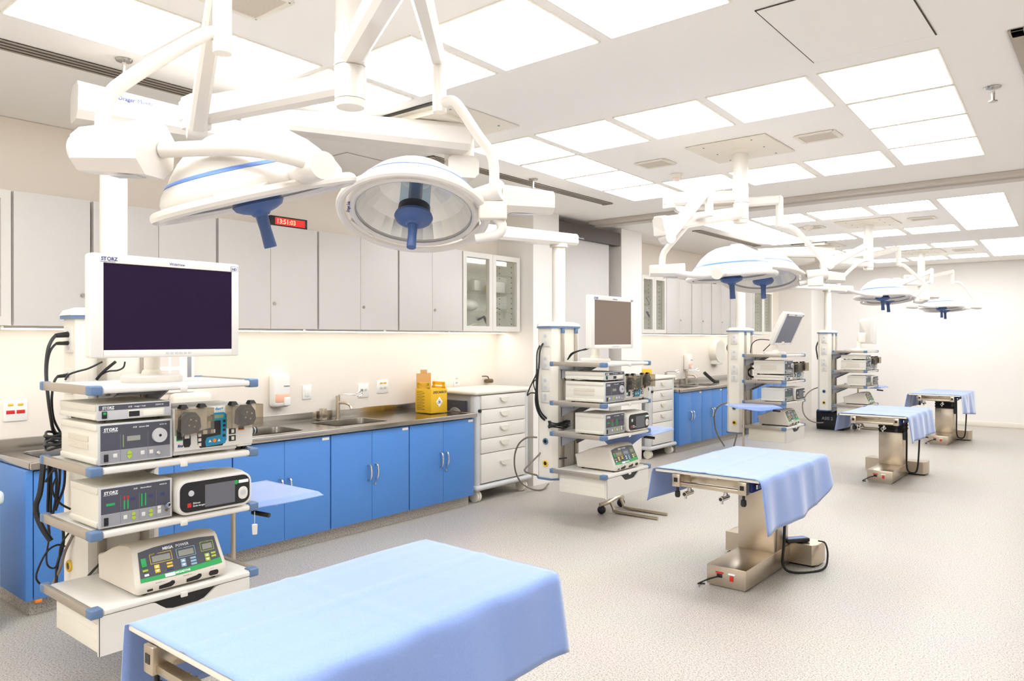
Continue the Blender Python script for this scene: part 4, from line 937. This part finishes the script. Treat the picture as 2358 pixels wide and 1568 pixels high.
lamp((-2.15,1.70),'nearest twin-head surgical lamp hanging in the left foreground',2.375,[
 dict(E=(-2.839,1.486),hz=2.465,ez=2.445,hinge=(-2.77,1.452,2.365),top=(-2.161,1.203,2.64),C=(-2.105,1.184,2.495),
  tube=[(-2.105,1.184,2.465),(-2.123,1.156,2.468),(-2.125,1.103,2.431),(-2.139,1.026,2.364),(-2.175,0.944,2.287),(-2.204,0.907,2.242),(-2.222,0.892,2.192),(-2.225,0.890,2.10)],
  box=((-2.285,.87,2.085),(-2.065,.965,2.072),.14,.15),axles=[((-2.30,.85,2.085),(-2.24,.89,2.085),.042),((-1.637,1.206,2.009),(-1.796,1.242,2.018),.037)],
  fork=[(-2.07,0.985,2.075),(-1.919,1.064,2.072),(-1.828,1.113,2.064),(-1.747,1.154,2.044),(-1.653,1.218,2.012)],fr=.022,head=(-2.064,1.272,1.986),n=(.04,.29,-.955),roll=.9),
 dict(E=(-1.436,1.333),hz=2.565,hinge=(-1.46,1.36,2.55),top=(-2.085,2.07,2.66),C=(-2.097,2.097,2.53),
  tube=[(-2.097,2.097,2.474),(-2.057,2.104,2.484),(-2.029,2.114,2.475),(-2.009,2.143,2.434),(-1.974,2.185,2.355),(-1.943,2.223,2.289),(-1.931,2.233,2.229),(-1.930,2.234,2.13)],
  axles=[((-1.890,2.236,2.133),(-2.0,2.212,2.11),.042)],box=((-1.80,2.44,2.10),(-1.925,2.26,2.105),.10,.11),ctrl=((-1.934,2.232,2.055),(.62,-.77,0)),
  fork=[(-1.930,2.234,2.04),(-1.907,2.252,2.001),(-1.920,2.241,1.963),(-1.987,2.187,1.945)],head=(-2.226,2.080,2.060),n=(.217,-.296,-.93),roll=.75)])
lamp((-2.16,5.23),'second twin-head surgical lamp above the second operating table',2.385,[
 dict(E=(-2.279,4.278),hz=2.46,ez=2.27,hinge=(-2.258,4.295,2.20),top=(-2.144,4.649,2.55),C=(-2.138,4.654,2.45),
  tube=[(-2.138,4.654,2.38),(-2.175,4.597,2.364),(-2.206,4.558,2.345),(-2.265,4.483,2.242),(-2.329,4.431,2.145),(-2.351,4.413,2.094),(-2.355,4.409,2.0)],
  box=((-2.427,4.376,1.998),(-2.24,4.50,2.0),.11,.09),axles=[((-2.015,4.50,1.967),(-2.06,4.70,2.0),.037)],fork=[(-2.293,4.434,1.992),(-2.209,4.464,1.970),(-2.113,4.517,1.962),(-2.025,4.551,1.968)],head=(-2.110,4.948,1.985),n=(.059,.03,-.998),roll=.2),
 dict(E=(-2.6,5.0),hz=2.58,hinge=(-2.55,5.05,2.53),top=(-2.0,5.53,2.58),C=(-1.993,5.550,2.47),
  tube=[(-1.993,5.550,2.395),(-1.939,5.581,2.384),(-1.890,5.622,2.352),(-1.827,5.673,2.261),(-1.765,5.724,2.171),(-1.738,5.747,2.116),(-1.732,5.751,2.04)],
  axles=[((-1.70,5.72,2.03),(-1.83,5.66,2.02),.04)],box=((-1.62,5.83,2.0),(-1.73,5.74,2.01),.09,.09),ctrl=((-1.776,5.689,1.975),(.25,-.97,0)),fork=[(-1.782,5.710,2.016),(-1.822,5.677,1.978),(-1.88,5.642,1.960)],head=(-2.143,5.620,2.012),n=(.11,-.22,-.97),roll=.4)])
lamp((-2.346,9.446),'third twin-head surgical lamp',2.36,[
 dict(E=(-2.6,8.75),hz=2.44,hinge=(-2.57,8.73,2.38),top=(-2.22,8.93,2.60),C=(-2.216,8.929,2.50),
  tube=[(-2.216,8.929,2.432),(-2.271,8.883,2.413),(-2.346,8.821,2.350),(-2.458,8.729,2.205),(-2.476,8.714,2.11)],box=((-2.55,8.66,2.11),(-2.36,8.81,2.095),.1,.09),
  fork=[(-2.373,8.669,2.088),(-2.225,8.790,2.040),(-2.12,8.97,2.03),(-2.12,9.08,2.04)],head=(-2.171,9.353,2.04),n=(.048,-.05,-.998),letter=False),
 dict(E=(-2.75,9.75),hz=2.56,hinge=(-2.72,9.77,2.5),top=(-2.13,9.90,2.64),C=(-2.123,9.911,2.52),
  tube=[(-2.123,9.911,2.444),(-2.071,9.955,2.433),(-2.006,10.008,2.365),(-1.876,10.114,2.208),(-1.848,10.137,2.1)],box=((-1.76,10.21,2.07),(-1.87,10.11,2.08),.1,.09),ctrl=((-1.87,10.06,2.05),(.2,-.98,0)),
  fork=[(-1.856,10.130,2.025),(-1.91,10.09,1.993),(-1.985,10.05,2.004)],head=(-2.249,9.937,2.035),n=(.1,-.1,-.99),letter=False)])
lamp((-2.48,13.09),'farthest twin-head surgical lamp before the end wall',2.33,[
 dict(E=(-2.7,12.5),hz=2.42,hinge=(-2.67,12.5,2.38),top=(-2.26,12.65,2.57),C=(-2.260,12.649,2.467),
  tube=[(-2.245,12.661,2.415),(-2.335,12.586,2.369),(-2.461,12.482,2.141),(-2.486,12.462,2.063)],box=((-2.56,12.40,2.045),(-2.43,12.5,2.045),.1,.08),
  fork=[(-2.445,12.495,2.063),(-2.284,12.627,2.037),(-2.184,12.710,2.037)],head=(-2.182,12.971,2.035),n=(.03,-.04,-1),letter=False),
 dict(E=(-2.75,13.45),hz=2.53,hinge=(-2.7,13.47,2.5),top=(-2.15,13.64,2.62),C=(-2.145,13.650,2.51),
  tube=[(-2.144,13.650,2.455),(-2.054,13.725,2.441),(-1.947,13.813,2.302),(-1.850,13.892,2.09)],box=((-1.93,13.83,2.067),(-1.8,13.93,2.067),.1,.08),
  fork=[(-1.903,13.848,2.064),(-1.94,13.80,2.039),(-1.985,13.76,2.043)],head=(-2.254,13.689,2.03),n=(.05,-.06,-1),letter=False)])

# ================================================================ OPERATING TABLES
def op_table(loc,label,bellows=False,remote='box',hl=.61):
    t=thing('operating_table',label,'operating table',loc,0,'steel operating tables')
    L0,L1=-hl,hl
    b=MB(); b.box(-.17,.22,L0+.16,L1-.02,.66,.735,.004); b.build('table_deck','steel2',t)
    MB().box(-.328,.328,L0+.003,L1-.003,.733,.751,.004).build('table_top','cream',t)
    MB().box(-.12,.05,L0+.06,L0+.4,.715,.73).build('card_sheet','cream',t,flat=True)
    for sx in(-1,1):
        xs=.025+sx*.207
        q=MB().box(xs-.014,xs+.014,L0+.03,L1-.03,.66,.735,.003).build('side_frame','dgrey' if False else 'steel2',t)
        MB().box(xs+sx*.05-.006,xs+sx*.05+.006,L0+.08,L1-.08,.685,.71,.002).build('accessory_rail','chrome',t)
        for sy in(L0+.02,):
            k=MB().box(xs-.026,xs+.026,sy-.03,sy+.03,.656,.732,.004).build('end_socket','steel2',t); MB().box(xs-.012,xs+.012,sy-.0315,sy-.02,.685,.711).build('socket_hole','black',k,flat=True)
            MB().lathe([(.008,.65),(.008,.63),(.015,.626),(.017,.60),(.012,.59)],(xs,sy-.005,0),n=14).build('clamp_knob','black',k)
        MB().box(xs+sx*.028-.008,xs+sx*.028+.008,L0+.05,L0+.32,.665,.725,.002).build('side_plate','navy',t)
    MB().box(-.165,.215,L0+.0,L0+.035,.66,.684,.004).build('cross_bar','steel2',t)
    for x,y in((-.13,L0+.07),(.10,L0+.07)):
        b=MB(); b.cyl((x,y-.07,.615),(x,y+.03,.615),.015,n=18); b.cyl((x,y-.05,.61),(x,y-.05,.585),.007,n=10); b.cyl((x,y,.62),(x,y,.645),.012,n=10); k=b.build('tube_clamp','chrome',t); MB().cyl((x,y-.0715,.615),(x,y-.069,.615),.010,n=14).build('tube_bore','black',k)
    top=.50 if bellows else .625
    MB().box(-.12,.13,.17,.43,.13,top,.006).build('column','steel2',t)
    if bellows:
        b=MB(); n=7
        for i in range(n): b.box(-.115-.006*(i%2),.125+.006*(i%2),.165-.006*(i%2),.435+.006*(i%2),top+i*(.13/n),top+(i+1)*(.13/n),.002)
        b.build('rubber_bellows','rubber',t)
    else: MB().box(-.135,.145,.155,.445,.60,.645,.004).build('column_head','black',t)
    b=MB(); b.box(-.12,.135,-.32,.46,.012,.133,.004); b.box(-.105,.12,-.3,.44,.0,.014); fr=b.build('base_box','steel2',t)
    b=MB(); b.loft([[(x,y,z) for x,y in((-.33,.45),(.28,.45),(.31,.50),(.31,.64),(-.33,.64))] for z in(.014,.15)]); b.build('cross_foot','steel2',t); MB().box(-.31,.29,.47,.62,0,.016).build('foot_rubber','rubber',t)
    f=MB(); f.box(-.052,-.018,-.326,-.318,.062,.085,.002); f.build('power_inlet','black',t); MB().box(-.06,-.01,-.3245,-.319,.088,.098).build('red_label','red',t,flat=True)
    MB().box(.032,.055,-.327,-.318,.052,.084,.002).build('power_switch','red',t); MB().box(.022,.066,-.3235,-.319,.09,.1).build('switch_label','wink',t,flat=True)
    MB().tube([(-.035,-.325,.072),(-.07,-.40,.065),(-.13,-.415,.03),(-.155,-.35,.008),(-.13,-.325,.006)],.005,8).build('power_cord','cable',t)
    if remote=='box':
        MB().tube([(.16,.28,.66),(.165,.27,.45),(.165,.25,.2),(.17,.22,.05),(.24,.24,.012),(.36,.42,.012),(.37,.50,.08),(.34,.55,.155),(.29,.56,.163)],lambda f_:.011-.006*f_,8).build('hand_control_cable','rubber',t)
    else:
        MB().tube([(.16,.20,.66),(.165,.19,.42),(.17,.18,.12),(.22,.17,.065),(.27,.18,.10),(.285,.2,.30),(.29,.22,.56)],.009,8).build('hand_control_cable','rubber',t)
        MB().box(.13,.16,.18,.23,.42,.52,.006).build('hanging_remote','dgrey',t)
    return t
TB=[(-1.832,1.496),(-1.925,4.74),(-2.06,9.05),(-2.14,12.75)]
op_table((*TB[0],0),'nearest operating table, cut by the bottom edge of the picture',hl=.568)
op_table((*TB[1],0),'second operating table with a hand control lying on its foot')
op_table((*TB[2],0),'third operating table with black bellows under the top',True,'loop')
op_table((*TB[3],0),'farthest operating table with black bellows near the end wall',True,'loop')
t=thing('hand_control','black table hand control with a blue keypad lying on the second table foot','hand control',(-1.76,5.22,.152),R(-35))
MB().box(-.035,.035,-.09,.09,0,.028,.008,3).build('control_body','black',t); MB().box(-.026,.026,-.075,.075,.028,.03,.001).build('keypad','stripe',t)
def drape(loc,label,hl,hr,w=.335,l=.605,zt=.7555,wav=.012,seed=1,folds=True,end=None):
    rnd=random.Random(seed); b=bmesh.new()
    prof=[]   # across the width
    nx=26; nh=12
    for i in range(nh,0,-1): prof.append(('L',i/nh))
    for i in range(nx+1): prof.append(('T',i/nx))
    for i in range(1,nh+1): prof.append(('R',i/nh))
    ny=44; ph=rnd.random()*6; rows=[]
    for j in range(ny+1):
        v=-l+2*l*j/ny; row=[]
        for s,f in prof:
            if s=='T':
                x=-w+2*w*f; z=zt+.0015*math.sin(9*v+3*x+ph)
                if folds: 
                    for k in(-.2,.0,.2): z+=.0035*math.exp(-((x-k)/.006)**2)
                    for k in(-.35,-.05,.25): z+=.0035*math.exp(-((v-k)/.006)**2)
                e=min(f,1-f)*2*w
                if e<.02: z-=(.02-e)**2*20
                row.append((x,v,z))
            else:
                sg=-1 if s=='L' else 1; h=(hl if s=='L' else hr); hh=h(v/l) if callable(h) else h
                out=.006+.03*f+wav*f*math.sin(v*11+ph+sg)+.004*math.sin(v*23+ph)
                if folds:
                    for k in(-.32,-.02,.28): out+=.004*math.exp(-((v-k)/.008)**2)
                row.append((sg*(w+out),v*(1+.01*f),zt-.009-hh*f))
        rows.append([b.verts.new(p) for p in row])
    for a,c in zip(rows,rows[1:]):
        for i in range(len(a)-1): b.faces.new((a[i],a[i+1],c[i+1],c[i]))
    me=bpy.data.meshes.new('drape'); bmesh.ops.recalc_face_normals(b,faces=b.faces); b.to_mesh(me); b.free(); me.materials.append(M['cloth'])
    me.polygons.foreach_set('use_smooth',[True]*len(me.polygons))
    o=bpy.data.objects.new('surgical_drape',me); COL.objects.link(o); o.location=loc
    m=o.modifiers.new('thickness','SOLIDIFY'); m.thickness=.003; m.offset=1
    return tag(o,label,'drape','blue surgical drapes on the tables')
drape((*TB[0],.0),'large pale blue drape on the nearest operating table',.25,.255,l=.571,seed=2)
drape((-1.925,4.725,.0),'pale blue drape on the second operating table',.20,lambda v:.30-.10*max(0,v)**2*1.2,seed=3)
drape((*TB[2],.0),'pale blue drape on the third operating table',.19,.26,seed=4)
drape((*TB[3],.0),'pale blue drape on the farthest operating table',.22,lambda v:.30+.05*v,seed=5)

# ================================================================ INSTRUMENT STANDS
def stand(loc,rz,label,w=.29,tray=(.12,.14),tz=.72):
    t=thing('instrument_stand',label,'instrument stand',loc,rz,'instrument stands')
    MB().cyl((0,0,.07),(0,0,tz-.03),.0125,n=16).build('pole','steel2',t)
    b=MB(); b.tube([(-.0,-.22,.085),(.03,-.14,.095),(.04,-.02,.115),(.04,.06,.115),(.03,.14,.095),(0,.20,.085)],.018,10); b.build('cross_beam','steel2',t)
    for y in(-.19,.17):
        k=MB().sphere((0,y,.038),.038,10).build('caster','black',t)
    for y in(-.10,.09): 
        b=MB(); b.tube([(.04,y,.10),(.07,y+(.0),.04),(.09,y,.018),(.30,y,.014),(.50,y,.012)],.014,10,4); b.build('foot_leg','steel2',t)
    tx,ty=tray
    b=MB(); b.tube([(0,0,tz-.03),(tx*.5,ty*.5,tz-.028),(tx,ty,tz-.02)],.011,8,3); b.box(tx-.02,tx+.2,ty-.01,ty+.01,tz-.03,tz-.012,.003); b.build('tray_arm','steel2',t)
    MB().cyl((tx+.2,ty-.14,tz-.04),(tx+.29,ty-.10,tz-.05),.012,n=12).build('grip_knob','black',t)
    l=.21
    b=MB(); b.box(tx-w,tx+w,ty-l,ty+l,tz-.012,tz-.004,.002)
    for q in((tx-w,tx+w,ty-l,ty-l+.012),(tx-w,tx+w,ty+l-.012,ty+l),(tx-w,tx-w+.012,ty-l,ty+l),(tx+w-.012,tx+w,ty-l,ty+l)): b.box(*q,tz-.012,tz+.008,.003)
    b.build('tray','steel',t)
    return t
def tray_drape(loc,rz,label,tx,ty,tz,h0,h1,seed,w=.29):
    b=bmesh.new(); n=20; w+=.015; l=.225; ph=seed
    V0=[]
    for j in range(-5,n+6):
        row=[]
        for i in range(-5,n+6):
            u=min(max(i/n,0),1); v=min(max(j/n,0),1); ou=max(0,-i,i-n)/5; ov=max(0,-j,j-n)/5; d=min(1,math.hypot(ou,ov))
            x=tx-w+2*w*u+(.02*ou*(-1 if i<0 else 1)); y=ty-l+2*l*v+(.02*ov*(-1 if j<0 else 1)); k=u if ov>0 else .6
            h=h0+(h1-h0)*(.5+.5*math.cos(PI*(2*u-1)))*(1 if j<0 else .4)
            x+=.01*math.sin(9*y+ph)*d; y+=.01*math.sin(11*x+ph)*d
            row.append(b.verts.new((x,y,tz+.012-h*d-.006*math.sin(PI*u)*math.sin(PI*v))))
        V0.append(row)
    for a,c in zip(V0,V0[1:]):
        for i in range(len(a)-1): b.faces.new((a[i],a[i+1],c[i+1],c[i]))
    me=bpy.data.meshes.new('tray_drape'); bmesh.ops.recalc_face_normals(b,faces=b.faces); b.to_mesh(me); b.free(); me.materials.append(M['cloth']); me.polygons.foreach_set('use_smooth',[True]*len(me.polygons))
    o=bpy.data.objects.new('tray_drape',me); COL.objects.link(o); o.location=loc; o.rotation_euler=(0,0,rz)
    m=o.modifiers.new('thickness','SOLIDIFY'); m.thickness=.003; m.offset=1
    return tag(o,label,'drape','blue drapes on the instrument stands')
STN=[((-3.63,2.10,0),0,(.0,.13),.71,'steel instrument stand right of the nearest tower'),((-3.60,5.80,0),R(3),(.10,.17),.725,'steel instrument stand with splayed feet below the second tower'),((-3.58,8.76,0),R(38),(.12,.02),.735,'steel instrument stand in front of the third tower'),((-3.60,13.83,0),0,(.1,.15),.72,'steel instrument stand behind the farthest tower')]
for k,(l,rz,tr,tz,n) in enumerate(STN):
    W=(.235,.29,.235,.26)[k]; stand(l,rz,n,W,tr,tz); tray_drape(l,rz,'blue drape over the '+n.replace('steel ',''),tr[0],tr[1],tz,.02,(.05,.19,.05,.03)[k],k*1.7,W)

# ================================================================ CABLES, CASE
def cable(name,label,pts,r,m,sp=False,cat='cable',plug=None,group=None):
    b=MB(pts[0]); b.tube(pts,r,8,7)
    if sp:
        pass
    o=b.build(name,m); o.location=pts[0]; tag(o,label,cat,group)
    if plug:
        for a,c in plug: MB(pts[0]).cyl(a,c,r*1.9,r*1.3,n=12).build('plug','black',o)
    return o
CB_t1=[[(-3.864,1.379,1.572),(-3.843,1.331,1.566),(-3.812,1.291,1.512),(-3.799,1.276,1.413),(-3.771,1.273,1.306),(-3.761,1.281,1.207),(-3.794,1.306,1.124),(-3.860,1.354,1.079)],
 [(-3.864,1.379,1.531),(-3.840,1.333,1.529),(-3.811,1.293,1.482),(-3.807,1.282,1.389),(-3.788,1.285,1.255),(-3.798,1.302,1.153),(-3.863,1.352,1.087)],
 [(-3.864,1.378,1.379),(-3.835,1.337,1.376),(-3.818,1.313,1.341),(-3.801,1.300,1.263),(-3.805,1.310,1.182),(-3.857,1.357,1.108)],
 [(-3.830,1.275,1.010),(-3.811,1.265,0.938),(-3.797,1.250,0.853),(-3.800,1.235,0.797),(-3.795,1.239,0.748),(-3.774,1.256,0.689),(-3.759,1.281,0.637)],
 [(-3.845,1.302,0.969),(-3.836,1.297,0.851),(-3.837,1.295,0.751),(-3.808,1.293,0.636)],
 [(-3.847,1.313,0.972),(-3.837,1.308,0.869),(-3.828,1.303,0.741)],
 [(-3.836,1.322,0.972),(-3.817,1.325,0.909),(-3.820,1.322,0.809),(-3.821,1.308,0.731)],
 [(-3.800,1.274,0.899),(-3.780,1.290,0.942),(-3.776,1.307,0.948),(-3.784,1.313,0.919),(-3.809,1.306,0.873),(-3.815,1.313,0.831),(-3.813,1.341,0.787),(-3.822,1.385,0.753)],
 [(-3.860,1.354,0.961),(-3.862,1.353,0.880),(-3.872,1.344,0.778)],
 [(-3.863,1.378,0.954),(-3.868,1.374,0.855),(-3.865,1.350,0.788),(-3.876,1.341,0.747)],
 [(-3.789,1.282,0.626),(-3.797,1.276,0.562),(-3.792,1.280,0.519),(-3.791,1.306,0.501),(-3.809,1.330,0.528),(-3.834,1.349,0.590),(-3.825,1.382,0.645)],
 [(-3.786,1.350,0.592),(-3.792,1.319,0.604),(-3.792,1.280,0.586),(-3.820,1.257,0.523),(-3.833,1.246,0.464),(-3.837,1.268,0.425),(-3.845,1.301,0.407)],
 [(-3.809,1.395,0.639),(-3.841,1.369,0.554),(-3.856,1.356,0.482),(-3.862,1.325,0.408)],
 [(-3.847,1.364,0.660),(-3.849,1.363,0.584),(-3.869,1.346,0.493),(-3.850,1.335,0.414)],
 [(-3.707,1.482,1.444),(-3.734,1.433,1.414),(-3.754,1.391,1.400),(-3.774,1.361,1.385),(-3.776,1.347,1.361)],
 [(-3.659,1.521,1.444),(-3.692,1.493,1.409),(-3.713,1.477,1.384),(-3.729,1.464,1.360)],
 [(-3.625,1.549,1.444),(-3.631,1.544,1.417),(-3.653,1.526,1.403),(-3.685,1.500,1.399),(-3.713,1.477,1.382)],
 [(-3.612,1.428,0.523),(-3.651,1.421,0.493),(-3.702,1.418,0.456)]]
CB_t2=[[(-3.903,5.206,1.519),(-3.902,5.155,1.504),(-3.895,5.108,1.441),(-3.889,5.088,1.329),(-3.897,5.080,1.218),(-3.900,5.078,1.087),(-3.891,5.085,0.976),(-3.875,5.124,0.899),(-3.864,5.236,0.834),(-3.835,5.390,0.792)],
 [(-3.944,5.172,1.492),(-3.925,5.110,1.433),(-3.916,5.092,1.310),(-3.912,5.081,1.180),(-3.906,5.086,1.031),(-3.889,5.125,0.909),(-3.870,5.231,0.842)],
 [(-3.886,5.090,1.311),(-3.902,5.050,1.226),(-3.937,5.022,1.133),(-3.954,5.008,1.070),(-3.931,5.027,1.089),(-3.909,5.071,1.087)],
 [(-3.903,5.076,1.210),(-3.917,5.051,1.181),(-3.911,5.056,1.125),(-3.903,5.075,1.087)],
 [(-3.895,5.083,1.292),(-3.903,5.076,1.162),(-3.909,5.071,1.013),(-3.895,5.108,0.899),(-3.888,5.217,0.827),(-3.859,5.370,0.769)],
 [(-3.757,5.326,1.341),(-3.766,5.318,1.307),(-3.760,5.323,1.250),(-3.801,5.289,1.175),(-3.818,5.275,1.080),(-3.827,5.268,1.031)],
 [(-3.760,5.323,1.243),(-3.789,5.299,1.156),(-3.803,5.287,1.080),(-3.806,5.284,1.038)],
 [(-3.797,5.357,1.000),(-3.815,5.342,0.924),(-3.832,5.327,0.867),(-3.844,5.318,0.943),(-3.856,5.308,1.012)],
 [(-3.800,5.289,1.004),(-3.797,5.317,0.927),(-3.806,5.349,0.848),(-3.841,5.385,0.785)],
 [(-3.757,5.326,1.371),(-3.702,5.306,1.425),(-3.619,5.310,1.452),(-3.542,5.309,1.464),(-3.475,5.300,1.498),(-3.444,5.299,1.542)],
 [(-3.757,5.326,1.371),(-3.691,5.316,1.425),(-3.605,5.322,1.456),(-3.525,5.323,1.475),(-3.463,5.309,1.501)],
 [(-3.888,5.281,0.775),(-3.888,5.217,0.702),(-3.849,5.184,0.596),(-3.805,5.219,0.521),(-3.704,5.238,0.532)]]
CB_h2=[[(-3.961,5.157,0.694),(-4.025,5.104,0.694),(-4.177,5.172,0.617),(-4.397,5.380,0.461),(-4.485,5.501,0.293),(-4.594,5.735,0.129),(-4.673,6.019,0.015),(-4.598,6.081,0.015),(-4.691,6.302,0.028)],
 [(-3.876,5.356,0.746),(-3.937,5.176,0.562),(-4.002,5.057,0.442),(-4.011,5.050,0.408),(-4.010,5.115,0.380),(-3.994,5.193,0.356)]]
CB_t3=[[(-4.060,9.610,1.554),(-4.064,9.477,1.519),(-4.070,9.407,1.439),(-4.052,9.422,1.371),(-4.017,9.451,1.325)],
 [(-4.017,9.451,1.325),(-4.009,9.392,1.155),(-4.006,9.329,0.958),(-4.007,9.290,0.847),(-4.002,9.332,0.732),(-4.007,9.457,0.626)],
 [(-3.798,9.436,1.035),(-3.816,9.421,0.933),(-3.859,9.385,0.866),(-3.929,9.328,0.837),(-4.007,9.290,0.847)],
 [(-3.698,9.518,1.046),(-3.772,9.457,1.069),(-3.799,9.436,1.125),(-3.764,9.465,1.170),(-3.711,9.508,1.148),(-3.694,9.522,1.091)],
 [(-3.773,9.458,1.373),(-3.717,9.375,1.487),(-3.610,9.333,1.543),(-3.428,9.353,1.532)],
 [(-3.567,9.368,1.399),(-3.487,9.304,1.455),(-3.414,9.300,1.521)]]
CB_h3=[[(-4.002,9.332,0.720),(-4.101,9.315,0.693),(-4.205,9.359,0.604),(-4.304,9.536,0.438),(-4.420,9.894,0.217),(-4.448,10.193,0.017)],
 [(-3.905,9.411,0.448),(-4.128,9.875,0.242),(-4.363,10.328,0.010)]]
CB_h4=[[(-4.035,13.644,0.694),(-4.139,13.429,0.708),(-4.240,13.216,0.632),(-4.282,13.052,0.476),(-4.242,12.954,0.299),(-4.174,13.010,0.181),(-4.039,12.992,0.140),(-3.948,13.066,0.140)]]

LT=['thick black cable bundle plugged highest into the nearest column','black power cable plugged second from the top into the nearest column','black power cable plugged lowest into the nearest column','spiral wrapped black hose hanging left of the nearest lower shelves',
'straight black cable hanging left of the wrapped hose, nearest tower','short black cable between the nearest second and third shelves','curved black cable ending at the nearest third shelf','black cable looping from the nearest second shelf to the insufflator','thin black cable behind the wrapped hose, nearest tower','black cable nearest the column between the nearest shelves','small black cable loop below the nearest third shelf','wide black cable loop beside the nearest drawer','grey cable running down to the nearest bottom shelf','dark cable crossing to the nearest bottom shelf','thin black cable from the nearest monitor to the shelf end','thick black cable under the nearest monitor','black cable curving below the nearest monitor base','black cord behind the nearest electrosurgical generator']
RT=[.0075,.0055,.0055,.0125,.006,.0065,.006,.005,.006,.006,.004,.0045,.007,.007,.0045,.007,.004,.006]
for i,(p,l) in enumerate(zip(CB_t1,LT)): cable('power_cable',l,p,RT[i],'hose' if i in(12,) else 'cable',group='cables of the nearest tower',plug=[((p[0][0]+.0,1.392,p[0][2]),p[1])] if i<3 else None)
# coil of spare cable lying on the shelf
b=MB((-3.74,1.30,1.045))
pts=[]
for k in range(70):
    a=k*.55; rr=1-.05*math.sin(k*.9); pts.append((-3.72+.075*rr*math.cos(a),1.31+.06*rr*math.sin(a),1.052+.0011*k+.008*math.sin(k*1.3)))
b.tube(pts,.0055,8,3); o=b.build('cable_coil','cable'); o.location=(-3.74,1.30,1.045); tag(o,'tangled coil of black cable on the nearest second shelf','cable')
for z in(.05,.09,.13):
    pass
LT2=['black power cable plugged into the second column','black cable running beside the plugged one, second column','thin black cable swinging out left of the second column','short black cable loop left of the second column','thick black cable bundle at the left of the second column','black cable behind the second tower light source','thin black cable behind the second tower control unit','black cable loop under the second tower shelf','black cable falling to the second tower third shelf','black signal cable to the second tower monitor','black signal cable twin to the second tower monitor','thin black cable to the second tower electrosurgical generator']
for i,(p,l) in enumerate(zip(CB_t2,LT2)): cable('power_cable',l,p,[.008,.007,.006,.005,.010,.008,.007,.006,.009,.006,.006,.006][i],'cable',group='cables of the second tower')
pts=[]
for k in range(60):
    a=k*.6; pts.append((-3.77+.07*math.cos(a)*(1-.1*math.sin(k)),5.22+.12*math.sin(a),.79+.001*k+.008*math.sin(k*1.7)))
b=MB((-3.77,5.22,.79)); b.tube(pts,.006,8,3); o=b.build('cable_coil','cable'); o.location=(-3.77,5.22,.79); tag(o,'tangled black cable pile on the second tower third shelf','cable')
for p,l in zip(CB_h2,['grey gas hose looping to the floor left of the second column','thin grey hose kinked against the second column']): 
    cable('gas_hose',l,p,.008,'hose',cat='hose')
for p,l,r in zip(CB_t3,['black cable plugged into the third column','thick black cable hanging left of the third column','black cable swinging under the third column','black cable ring beside the third tower light source','thin cable to the third tower monitor','short cable to the third tower monitor'],[.008,.011,.010,.012,.006,.006]): cable('power_cable',l,p,r,'cable',group='cables of the third tower')
for p,l in zip(CB_h3,['grey hose drooping left of the third column','grey hose below the third tower stand']): cable('gas_hose',l,p,.010,'hose',cat='hose')
for p,l in zip(CB_h4,['grey hose looping to the floor left of the farthest column']): cable('gas_hose',l,p,.010,'hose',cat='hose')
cable('power_cable','black cable cluster at the left of the farthest column',[(-4.06,13.22,1.55),(-4.10,13.18,1.42),(-4.09,13.18,1.30),(-4.08,13.2,1.2)],.012,'cable')
t=thing('transport_case','black transport case on the floor under the farthest column','case',(-3.94,13.5,0))
MB().box(-.20,.26,-.22,.22,.02,.33,.03,3).build('case_body','black',t); MB().box(-.19,.25,-.21,.21,0,.05,.01).build('case_foot','rubber',t)
b=MB(); b.M=b.M@Matrix.Translation((0,-.221,0))@FNY; b.text('ASIS 2',-.10,.17,0,.07,bold=.02); b.build('lettering','mgrey',t,flat=True)

# ================================================================ WORLD, CAMERA
w=bpy.data.worlds.new('World'); SC.world=w; w.use_nodes=True
w.node_tree.nodes['Background'].inputs[0].default_value=(1,.97,.93,1); w.node_tree.nodes['Background'].inputs[1].default_value=.3
cam=bpy.data.cameras.new('camera'); cam.sensor_width=36; cam.lens=1719/2358*36; cam.clip_end=60
co=bpy.data.objects.new('camera',cam); COL.objects.link(co); co.location=(0,0,1.55); co.rotation_euler=(R(89.89),0,R(39.46)); SC.camera=co
SC.view_settings.view_transform='Standard'; SC.view_settings.look='None'; SC.view_settings.gamma=1; SC.view_settings.exposure=0.0
SC.view_settings.use_curve_mapping=False
SC.cycles.max_bounces=10; SC.cycles.diffuse_bounces=6; SC.cycles.transparent_max_bounces=16
SC.cycles.caustics_reflective=False; SC.cycles.caustics_refractive=False; SC.cycles.use_denoising=True; SC.cycles.sample_clamp_indirect=8
